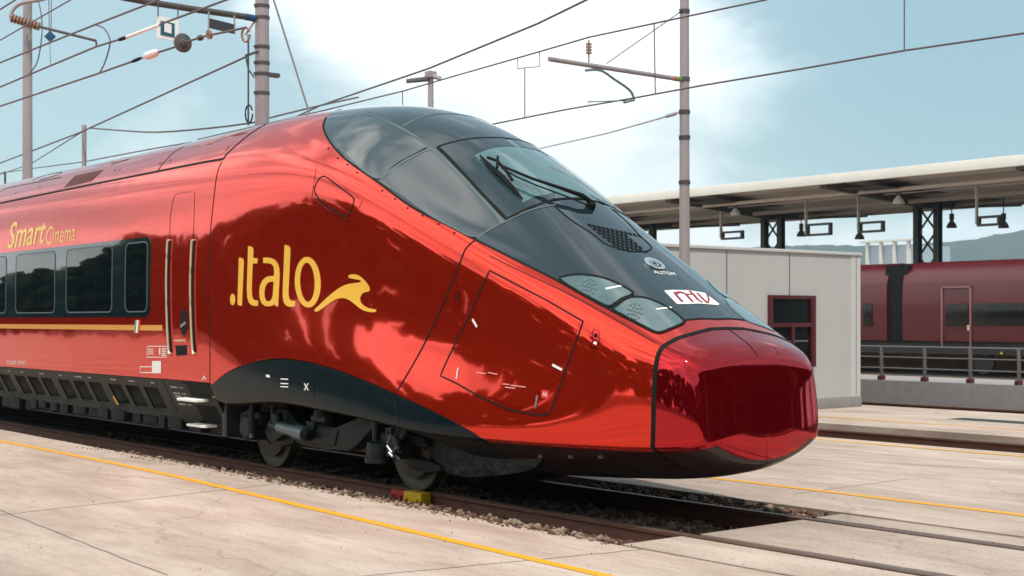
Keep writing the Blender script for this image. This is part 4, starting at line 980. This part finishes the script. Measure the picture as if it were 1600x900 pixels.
# hanging information frames belong to the canopy steel
mb0=None
for px in (1145,1277,1360,1545,1108): pass
rebase(CN,(0,46.9,-.4)); tag(CN,'long pale platform canopy on lattice columns beyond the maroon train','canopy')
def dec(f): return f
frames=[(1127,1160,362,373),(1260,1298,350,367),(1342,1380,347,362),(1527,1562,338,352)]
fl=['hanging display frame left of the first lattice column','hanging display frame just right of the first lattice column','hanging display frame midway between the two lattice columns','hanging display frame right of the second lattice column']
for (a,b,c_,d),lb in zip(frames,fl):
    A=PY(a,c_,43.); B=PY(b,d,43.); F_=empty('display_frame',((A[0]+B[0])/2,43.,B[2]))
    t=.10; x0,x1,z0,z1_=A[0],B[0],B[2],A[2]; mb=MB()
    for q in (((x0,z0),(x0+t,z1_)),((x1-t,z0),(x1,z1_)),((x0+t,z0),(x1-t,z0+t)),((x0+t,z1_-t),(x1-t,z1_))): mb.box((q[0][0],42.95,q[0][1]),(q[1][0],43.15,q[1][1]))
    mb.obj('frame',CAND,F_); mb=MB(); mb.box((x0-.09,42.97,z0+.1),(x0-.02,43.12,ZC-.55)); mb.obj('hanger',CANW,F_)
    rebase(F_,F_.location.copy()); tag(F_,'dark '+lb,'display frame','display frames under the canopy')
lamps=[(1149,331,'pale bell lamp under the canopy left of the first lattice column'),(1404,312,'pale bell lamp left of the second lattice column, highest of all the lamps'),(1252,364,'low dark bell lamp right of the first lattice column'),(1343,368,'low dark bell lamp midway between the two lattice columns'),(1487,350,'small dark bell lamp right beside the second lattice column'),(1568,350,'dark bell lamp hanging at the right edge of the picture')]
for px,py,lb in lamps:
    Y=41.6 if py<340 else 47.5; P_=PY(px,py,Y); Lp=empty('bell_lamp',tuple(P_)); k=.75 if py<340 else .7
    mb=MB(); mb.lathe((P_[0],P_[1],P_[2]-.18),(0,0,1),[(0,.34*k),(.04,.345*k),(.18,.27*k),(.32,.12*k),(.36,.10*k),(.36,0)],20); mb.obj('lamp_shade',CANW if py<340 else RAILG,Lp,True)
    mb=MB(); mb.lathe((P_[0],P_[1],P_[2]+.18),(0,0,1),[(0,.11),(.3,.11),(.3,0)],12); mb.tube([(P_[0],P_[1],P_[2]+.45),(P_[0],P_[1],ZC-.55)],.03,6); mb.obj('lamp_stem',CAND,Lp,True)
    rebase(Lp,tuple(P_)); tag(Lp,lb,'lamp','bell lamps under the canopy')
# pale panelled building far behind
A=PY(1357,385,75.); B=PY(1421,413,75.)
FB=empty('pale_building',((A[0]+B[0])/2,76,-.4)); mb=MB(); mb.box((A[0],75,-.4),(B[0],80,A[2])); mb.obj('wall',FARB,FB); mb=MB()
for k in range(4): x=A[0]+(B[0]-A[0])*k/3; mb.box((x-.12,74.8,-.4),(x+.12,75,A[2]+.25))
mb.box((A[0]-.6,74.7,A[2]+.25),(B[0]+.4,75.1,A[2]+.4)); mb.obj('frame_posts',CANW,FB); rebase(FB,FB.location.copy()); tag(FB,'pale blue grey panelled building between the lattice columns, in front of the hills','building')

# ============================================================ MASTS AND OVERHEAD LINE
def mast(px,dep,top_z,r0,r1,z0,label,bands=()):
    b=Pd(px,500,dep); root=empty('catenary_mast',(b[0],b[1],z0))
    mb=MB(); mb.tube([(b[0],b[1],z0),(b[0],b[1],top_z)],[r0,r1],24); mb.obj('pole',MAST,root,True)
    def rad(z): return r0+(r1-r0)*(z-z0)/(top_z-z0)
    for z in bands:
        m_=MB(); m_.lathe((b[0],b[1],z-.03),(0,0,1),[(0,rad(z)),(0,rad(z)+.012),(.06,rad(z)+.012),(.06,rad(z))],24); m_.box((b[0]+.0,b[1]-rad(z)-.05,z-.02),(b[0]+.03,b[1]-rad(z),z+.02)); m_.obj('clamp_band',MASTD,root,True)
    rebase(root,(b[0],b[1],z0)); tag(root,label,'mast'); return root,b
zof=lambda py,dep:1.78+(500-py)*dep/FPX
def addto(root,mb,name,m,**k):
    o=mb.obj(name,m,root,**k); o.matrix_parent_inverse=Matrix.Translation(-root.location); return o
# right mast
D3=21.7; m3,b3=mast(1069.5,D3,9.2,.092,.062,0,'slim grey catenary mast with a cantilever arm, in front of the white shed',(zof(18,D3),zof(124,D3),zof(175,D3),zof(215,D3),zof(285,D3)))
ZA=zof(125,D3); 
mb=MB(); mb.tube([(b3[0],b3[1]-.08,ZA),(b3[0],b3[1]-2.78,ZA-.0)],.036,10); addto(m3,mb,'cantilever_tube',MAST,smooth=True)
for y0_,y1_,mm in ((.10,.17,GRN),(.17,.24,mat('orange_band',(.6,.12,.02)))):
    mb=MB(); mb.tube([(b3[0],b3[1]-y0_,ZA),(b3[0],b3[1]-y1_,ZA)],.039,10); addto(m3,mb,'colour_band',mm,smooth=True)
pa=PX(920,100,b3[0]); pb=PX(920,62,b3[0]); mb=MB(); mb.tube([pa,pb],.012,6)
for k in range(4): mb.lathe(pa+(pb-pa)*(.42+.12*k),(0,0,1),[(0,.015),(.0,.045),(.025,.045),(.025,.015)],12)
addto(m3,mb,'insulator',INS,smooth=True)
mb=MB(); mb.tube([PX(x,y,b3[0]) for x,y in cat([(915,110),(930,109),(943,112),(960,124),(978,136),(987,145),(991,156)],3)],.020,8); mb.tube([PX(991,156,b3[0]),PX(975,160,b3[0])],.02,8); mb.tube([PX(985,157,b3[0]),PX(919,159,b3[0]),PX(919,166,b3[0])],.010,6); addto(m3,mb,'steady_arm',mat('arm_teal_grey',(.16,.22,.23),rough=.5),smooth=True)
mb=MB(); mb.tube([PX(1064,18,b3[0]),PX(948,99,b3[0])],.008,6); addto(m3,mb,'stay_wire',WIRE)
def wire(name,pts,r,m,label,cat_='wire',root=None,n=6,straight=True):
    mb=MB(); mb.tube([tuple(p) for p in pts],r,n)
    o=mb.obj(name,m,None,True)
    p=min(pts,key=lambda q:q[2]); place(o,tuple(p)); tag(o,label,cat_); return o
YW=5.2
CT=empty('overhead_line'); 
def ext(a,b,t): a=np.array(a);b=np.array(b); return a+(b-a)*t
def lp(P,Y): return [PY(x,y,Y) for x,y in P]
msg=lp([(430,190),(500,174),(631,142),(706,120),(842,81),(921,58),(1020,37),(1100,20),(1195,0),(1290,-24)],YW)
cw=lp([(600,236),(770,194),(880,172),(991,153),(1100,133),(1250,108),(1413,79),(1600,52),(1720,32)],YW)
mb=MB(); mb.tube([msg[0]+(msg[0]-msg[1])*2]+msg,.013,6); mb.obj('messenger_wire',WIRE,CT,True)
mb=MB(); mb.tube([cw[0]+(cw[0]-cw[1])*1]+cw,.013,6); mb.obj('contact_wire',WIRE,CT,True)
for P in ([(629,143),(629,166)],[(820,107),(820,184)],[(1022,37),(1024,148)],[(1413,-40),(1413,79)]):
    mb=MB(); mb.tube(lp(P,YW),.009,6); mb.obj('dropper',WIRE,CT)
mb=MB(); mb.tube(lp([(809,91),(809,107),(843,104),(843,81)],YW),.008,6); mb.obj('dropper_loop',WIRE,CT)
rebase(CT,(float(cw[3][0]),YW,float(cw[3][2]))); tag(CT,'overhead contact line with droppers, held by the slim right mast','overhead line')
wire('cable',[Pd(380,222,40),Pd(500,165,36),Pd(670,107,31),Pd(840,37,27),Pd(916,0,25),Pd(1000,-42,24)],.022,WIRE,'single cable rising to the top edge above the windscreen','cable')
wire('cable',[Pd(1060,176,D3),Pd(1035,184,D3*1.03),Pd(950,208,D3*1.12),Pd(835,234,D3*1.3),Pd(700,262,D3*1.6)],.014,WIREL,'pale grey anchor cable between the right mast and the train windscreen','cable')
mb=MB(); mb.tube([Pd(1057,177,D3-.05),Pd(1040,182,D3)],.03,8); addto(m3,mb,'tensioner',WIREL)

# centre-left mast
D2=27.; m2,b2_=mast(409.5,D2,11.,.155,.125,0,'thick grey catenary mast with hanging signs, behind the train roof',[zof(y,D2) for y in (10,28,74,99,116,146)])
BE=[PX(396,28,b2_[0]),PX(300,14,b2_[0]),PX(230,3,b2_[0]),PX(150,-12,b2_[0])]
mb=MB(); mb.tube(BE,.06,10); addto(m2,mb,'cantilever_tube',MASTD,smooth=True)
mb=MB(); mb.tube([PX(398,29,b2_[0]),PX(383,26,b2_[0])],.066,10); addto(m2,mb,'blue_band',SIGNB)
m_=MB(); m_.tube([Pd(388,55,D2-.3),Pd(388,196,D2-.3)],.018,6); addto(m2,m_,'weight_rod',MASTD)
m_=MB(); m_.tube([Pd(x,y,D2-.3) for x,y in ell(389,178,5.5,14,16)],.016,6); addto(m2,m_,'rod_ring',BLK)
m_=MB(); m_.tube([Pd(x,y,D2-.3) for x,y in ell(384,54,6,11,16)],.026,6); m_.tube([Pd(384,54,D2-.3),Pd(398,33,D2-.1)],.02,6); addto(m2,m_,'pulley_wheel',INS)
m_=MB(); m_.tube([Pd(404,80,D2-.1),Pd(384,87,D2-.3)],.03,6); m_.tube([Pd(x,y,D2-.3) for x,y in ((384,87),(388,108),(397,121))],.018,6); addto(m2,m_,'anchor_bracket',MASTD)
m_=MB(); m_.box((b2_[0]-.02,b2_[1]+.1,zof(119,D2)),(b2_[0]+.1,b2_[1]+.34,zof(113,D2))); addto(m2,m_,'junction_stub',MASTD)
def board(name,px0,py0,px1,py1,X,m,th=.03,skew=0):
    a=PX(px0,py0,X); b=PX(px1,py1,X); mb=MB(); mb.prism([(X,a[1],a[2]),(X,b[1],a[2]-skew),(X,b[1],b[2]-skew),(X,a[1],b[2])],(-th,0,0)); return mb,a,b
S1=empty('square_sign'); mb,a,b=board('',246,24,279,63,b2_[0]+.25,WHT,skew=.03); mb.obj('sign_board',WHT,S1)
X=b2_[0]+.26
for (x0,y0_,x1,y1_,mm,xx) in ((251,32,273,57,SIGNT,X),(257,35,268,51,WHT,X+.004)):
    mb,a,b=board('',x0,y0_,x1,y1_,xx,mm,.006,.02); mb.obj('sign_emblem',mm,S1)
mb,a,b=board('',259.5,35.5,262,48,X+.008,SIGNT,.003)
mb=MB(); mb.tube([PX(247,25,X),PX(247,4,X)],.012,6); mb.tube([PX(278,28,X),PX(278,10,X)],.012,6); mb.obj('hanger',MASTD,S1)
p=PX(262,64,X); rebase(S1,tuple(p)); tag(S1,'white square sign with a teal frame mark hanging from the left cantilever','sign')
S2=empty('dark_sign'); mb,a,b=board('',326,28,367.5,49,b2_[0]+.25,SIGNK,skew=.05); mb.obj('sign_board',SIGNK,S2)
mb=MB(); mb.tube([PX(326,52,X),PX(326,18,X)],.016,6); mb.tube([PX(367,53,X),PX(366,24,X)],.016,6); mb.obj('hanger',MAST,S2); p=PX(346,50,X); rebase(S2,tuple(p)); tag(S2,'blank charcoal board hanging beside the thick mast','sign')
# left mast
D1=40.; m1,b1_=mast(43,D1,13.,.16,.12,0,'tall grey mast at the left edge with a brown insulator arm',())
mb=MB(); mb.tube([Pd(x,y,D1-.4) for x,y in cat([(17,28),(18,20),(24,11),(34,5),(48,2),(62,0),(80,-4),(140,-10)],3)],.055,8); addto(m1,mb,'cantilever_tube',MAST,smooth=True)
P0=Pd(17,28,D1-.4); P1=Pd(63,42,D1-.4); mb=MB(); ax=(P1-P0); Ln=np.linalg.norm(ax); prof_=[(0,.03)]
for k in range(9): prof_+=[(Ln*(k+.2)/9,.05),(Ln*(k+.35)/9,.125),(Ln*(k+.65)/9,.125),(Ln*(k+.8)/9,.05)]
mb.lathe(P0,ax,prof_+[(Ln,.03)],14); addto(m1,mb,'insulator',INS,smooth=True)
mb=MB(); mb.tube([P1,Pd(150,63.5,D1-.4),Pd(151,73,D1-.4)],.04,8); addto(m1,mb,'registration_arm',MASTD)
# blue diamond
X=b1_[0]+1.0; c_=Pd(78,57,D1-1.0); u=np.array([st,ct,0]); s_=.165
mb=MB(); mb.prism([c_-u*s_,c_+np.array([0,0,s_]),c_+u*s_,c_-np.array([0,0,s_])],tuple(np.array([-ct,st,0])*.03)); BD=empty('diamond_sign'); mb.obj('sign_board',SIGNB,BD)
mb=MB(); mb.tube([Pd(76,-6,D1-1),Pd(77,49,D1-1)],.012,6); mb.tube([Pd(80,-6,D1-1),Pd(80,49,D1-1)],.012,6); mb.tube([Pd(78,66,D1-1),Pd(79,102,D1-1)],.008,6); mb.obj('hanger',WIRE,BD); rebase(BD,tuple(c_)); tag(BD,'small dark blue diamond sign hung on thin wires by the left mast','sign')
# wires on the left
YT=.3
def lw(P,label,r=.017,m=WIRE): return wire('cable',lp(P,YT),r,m,label,'cable')
lw([(-60,42),(0,15),(30,-4)],'short cable crossing the top left corner')
lw([(-60,99),(0,63),(110,0),(130,-12)],'thin cable above the blue diamond sign',.013)
lw([(-80,128),(0,98),(72,69),(145,40),(230,7),(260,-6)],'cable passing just under the brown insulator, upper of three')
wd=lw([(-80,167),(0,136),(78,103),(150,73),(192,60),(250,38),(353,0),(380,-10)],'cable with a white sleeve, middle of three')
mb=MB(); mb.tube(lp([(197,58.5),(250,38.5)],YT),.028,6); o=mb.obj('white_sleeve',WHT,wd); o.matrix_parent_inverse=Matrix.Translation(-wd.location)
mb=MB(); mb.tube(lp([(187,62),(198,58)],YT),.03,6); o=mb.obj('clamp',BLK,wd); o.matrix_parent_inverse=Matrix.Translation(-wd.location)
we=lw([(-80,192),(0,166),(153,115),(207,96),(240,84),(278,72),(289,66),(312,59),(326,55),(352,50),(384,43)],'lowest of three cables, with a white insulator and a grey disc')
for P,r,mm,nm in (([(226,89),(247,81)],.065,WHT,'white_insulator'),([(205,97),(222,90)],.028,BLK,'turnbuckle'),([(310,60),(316,58)],.045,MASTD,'coupling')):
    mb=MB(); a,b=lp(P,YT); 
    mb.tube([a,a+(b-a)*.25,a+(b-a)*.75,b],[r*.5,r,r,r*.5],10); o=mb.obj(nm,mm,we,True); o.matrix_parent_inverse=Matrix.Translation(-we.location)
a=lp([(289,66)],YT)[0]; dr=lp([(312,59)],YT)[0]-a; dr/=np.linalg.norm(dr); mb=MB(); mb.lathe(a,-dr,[(.0,0),(0,.05),(.04,.06),(.05,.14),(.07,.15),(.09,.145),(.09,.03),(.14,0)],26); o=mb.obj('disc_insulator',mat('grey_porcelain',(.10,.09,.09),rough=.3),we,True); o.matrix_parent_inverse=Matrix.Translation(-we.location)
a=lp([(327,54)],YT)[0]; mb=MB(); mb.lathe(a,(0,1,.2),[(-.02,.02),(-.02,.07),(.02,.07),(.02,.02)],16); o=mb.obj('pulley_wheel',INS,we,True); o.matrix_parent_inverse=Matrix.Translation(-we.location)
lw(cat([(151,39.5),(162,44),(170,56),(172,68),(168,85),(163,100),(156,113)],3),'curved jumper cable joining upper and lowest cables',.013)
lw(cat([(60,2),(64,20),(66,45),(63,75),(57,100),(45,116)],3),'curved jumper cable beside the left mast',.012)
wire('cable',[Pd(0,255,44),Pd(125,207,36),Pd(250,150,31),Pd(384,89,D2-.2)],.020,WIRE,'cable sloping down to the left from the thick mast','cable')
wire('cable',[Pd(-20,280,60),Pd(50,255,48),Pd(128,206,36)],.016,WIRE,'cable falling from the small post towards the left edge','cable')
wire('cable',cat([Pd(140,200,36),Pd(190,204,33),Pd(247,206.5,31),Pd(330,200,29),Pd(398,191,28.),Pd(422,184,28),Pd(500,165,29),Pd(560,152,30)],3),.020,WIRE,'slack cable sagging from the small post behind the thick mast','cable')
wire('cable',[Pd(-10,272,50),Pd(60,262,44),Pd(130,253,38),Pd(230,234,34),Pd(300,222,33)],.016,WIRE,'low cable skimming the train roof at the left','cable')
wire('guy_wire',[Pd(424,-12,D2),Pd(442,45,D2+.3),Pd(486,185,D2+1.2),Pd(600,560,D2+4)],.020,WIREL,'thin guy wire slanting down beside the thick mast','wire')
# small post
b=Pd(131.5,500,36); mb=MB(); mb.tube([(b[0],b[1],0),(b[0],b[1],zof(196,36)),(b[0],b[1],zof(194,36))],[.06,.06,.03],12); o=mb.obj('short_post',MAST,None,True); place(o,(b[0],b[1],0)); tag(o,'short grey post with rounded top rising behind the train roof','post')
b=Pd(8,500,44); mb=MB(); mb.tube([(b[0],b[1],0),(b[0],b[1],zof(268,44))],.035,8); o=mb.obj('thin_post',MASTD,None,True); place(o,(b[0],b[1],0)); tag(o,'thin dark post at the far left above the train roof','post')
# lamp post
D4=38.; b=Pd(673,500,D4); LM=empty('street_lamp'); mb=MB(); mb.tube([(b[0],b[1],0),(b[0],b[1],zof(114,D4))],[.13,.075],14); mb.box((b[0]-.12,b[1]-.12,zof(122,D4)),(b[0]+.12,b[1]+.12,zof(112,D4))); mb.obj('pole',MAST,LM,True)
u=np.array([st,ct,0]); f_=np.array([-ct,st,0])
for sx,L_ in ((-1,.62),(1,.25)):
    c0=Pd(673+sx*3,126 if sx<0 else 122,D4); mb=MB(); tip=c0+u*sx*L_+np.array([0,0,-.06]); w_=f_*.16
    mb.add([c0-w_,c0+w_,tip+w_*.7,tip-w_*.7]+[q+np.array([0,0,.10]) for q in (c0-w_,c0+w_,tip+w_*.3,tip-w_*.3)],[(0,1,2,3),(7,6,5,4),(0,4,5,1),(1,5,6,2),(2,6,7,3),(3,7,4,0)]); mb.obj('lamp_head',MASTD if sx<0 else MAST,LM,bevel=.02)
rebase(LM,(b[0],b[1],0)); tag(LM,'grey lamp post with a flat lamp head, behind the black canopy of the train','street lamp')

# drain cover on the far platform
a=PZ(1480,655); mb=MB(); mb.box((a[0],a[1],.001),(a[0]+2.2,a[1]+.5,.006)); o=mb.obj('drain_cover',FDARK); place(o,(a[0],a[1],0)); tag(o,'dark flat drain cover let into the far platform at the right','drain cover')

# ============================================================ HILLS, surroundings mirrored in the paint
def hills(name,dist,azs,hs,seed,y=0):
    rng=random.Random(seed); vs=[];fs=[]; n=len(azs); m=9
    for i,(a,h) in enumerate(zip(azs,hs)):
        dx,dy=math.cos(a),math.sin(a)
        for j in range(m):
            t=j/(m-1); r=dist*(1+.10*t); hh=h*math.sin(t*math.pi/2)**.8+rng.uniform(-1,1)*h*.008
            vs.append((CAM[0]+dx*r,CAM[1]+dy*r,-.6+hh*(1+.10*t)))
    for i in range(n-1):
        for j in range(m-1): fs.append((i*m+j,(i+1)*m+j,(i+1)*m+j+1,i*m+j+1))
    return tag(mk(name,vs,fs,HILL,None,True),kind='structure')
def az(px): return math.atan2(st+ct*(px-800)/FPX if False else (st*1+ct*(px-800)/FPX),(-ct+st*(px-800)/FPX))
pxs=[-900,-500,0,400,800,1000,1100,1200,1230,1260,1300,1350,1420,1470,1520,1560,1600,1700,1900,2300]
ytop=[480,478,476,470,455,420,400,390,389,388,388,389,387,384,379,371,365,352,345,360]
A_=[];H_=[]
for i in range(len(pxs)-1):
    for k in range(6):
        t=k/6; A_.append(az(pxs[i]+(pxs[i+1]-pxs[i])*t)); yy=ytop[i]+(ytop[i+1]-ytop[i])*(t*t*(3-2*t))
        px=pxs[i]+(pxs[i+1]-pxs[i])*t
        sl_=2600/math.sqrt(1+((px-800)/FPX)**2); H_.append((500-yy)/FPX*sl_+8)
hills('hills',2600,A_,H_,5)
# unseen tree belt and station hall, added and shaped for the paint's reflections
def trees(name,x0,x1,y,h0,h1,step,seed):
    rng=random.Random(seed); vs=[];fs=[]; x=x0
    while x<x1:
        h=h0(x)*rng.uniform(.78,1.12); w=step*rng.uniform(.8,1.4)
        for q in range(int(12+5*h)):
            a=rng.uniform(0,6.28); zz=rng.uniform(.12,1)*h; rr=w*(1-.55*(zz/h)**2)*rng.uniform(.2,1); c=(x+rr*math.cos(a),y+rr*math.sin(a),zz); s=rng.uniform(.5,1.2)
            b=len(vs); v=IV*np.array([s,s,s*.8])*(1+np.array([rng.uniform(-.3,.3) for _ in range(12)])[:,None])+np.array(c); vs+=list(v); fs+=[tuple(b+i for i in f) for f in IF]
        x+=step
    return mk(name,vs,fs,TREE)
o=trees('unseen_tree_belt',-210,70,-38,lambda x:4.2+6.2*min(1,max(0,(x+125)/45)),None,3.0,2); tag(o,'unseen dark belt of trees added behind the camera, mirrored in the paint','trees',kind='stuff')
SB=empty('added_station_hall',(62,-8,0)); mb=MB(); mb.box((44,-34,-.4),(60,70,12)); mb.obj('wall',STAT,SB); mb=MB()  # unseen hall added to darken the nose's reflection, pillars giving stripes
for k in range(11):
    y=-33+k*6.1; mb.box((42.8,y,-.4),(43.4,y+.9,6.2))
mb.box((41.5,-34.5,6.2),(43.95,34.5,6.7)); mb.obj('arcade_pillars',PLINTH,SB)
mb=MB()
for k in range(10): y=-31.6+k*6.1; mb.box((43.9,y,.2),(43.98,y+3.6,4.6))
mb.obj('window',WINK,SB); rebase(SB,(46,-8,0)); tag(SB,'unseen dark station hall added to darken the reflections in the red nose','building')

TS=empty('added_train_shed',(30,20,0)); mb=MB(); mb.box((17.5,-4,7.4),(43,60,7.8)); mb.obj('roof',FDARK,TS)  # unseen roof and pillars added to keep the nose's reflections dark
for k in range(9):
    for x in (18.5,30.,41.): mb=MB(); mb.box((x-.25,4.6+k*6.6-.25,0),(x+.25,4.6+k*6.6+.25,7.4)); mb.obj('pillar',STAT if k%2 else CAND,TS)
rebase(TS,(30,20,0)); tag(TS,'unseen dark train shed added to darken the reflections in the red nose','train shed')

# ============================================================ AIR
HZM=bpy.data.materials.new('haze_air'); HZM.use_nodes=True; q=HZM.node_tree; q.nodes.remove(q.nodes['Principled BSDF']); pv=q.nodes.new('ShaderNodeVolumePrincipled')
pv.inputs['Color'].default_value=(.62,.80,.92,1); pv.inputs['Density'].default_value=.00021; pv.inputs['Anisotropy'].default_value=.2; q.links.new(pv.outputs[0],q.nodes['Material Output'].inputs['Volume'])
mb=MB(); mb.box((-3100,-3100,-9.5),(3100,3100,420)); o=mb.obj('haze',HZM); tag(o,'thin pale blue air over the yard and the hills','haze',kind='stuff')
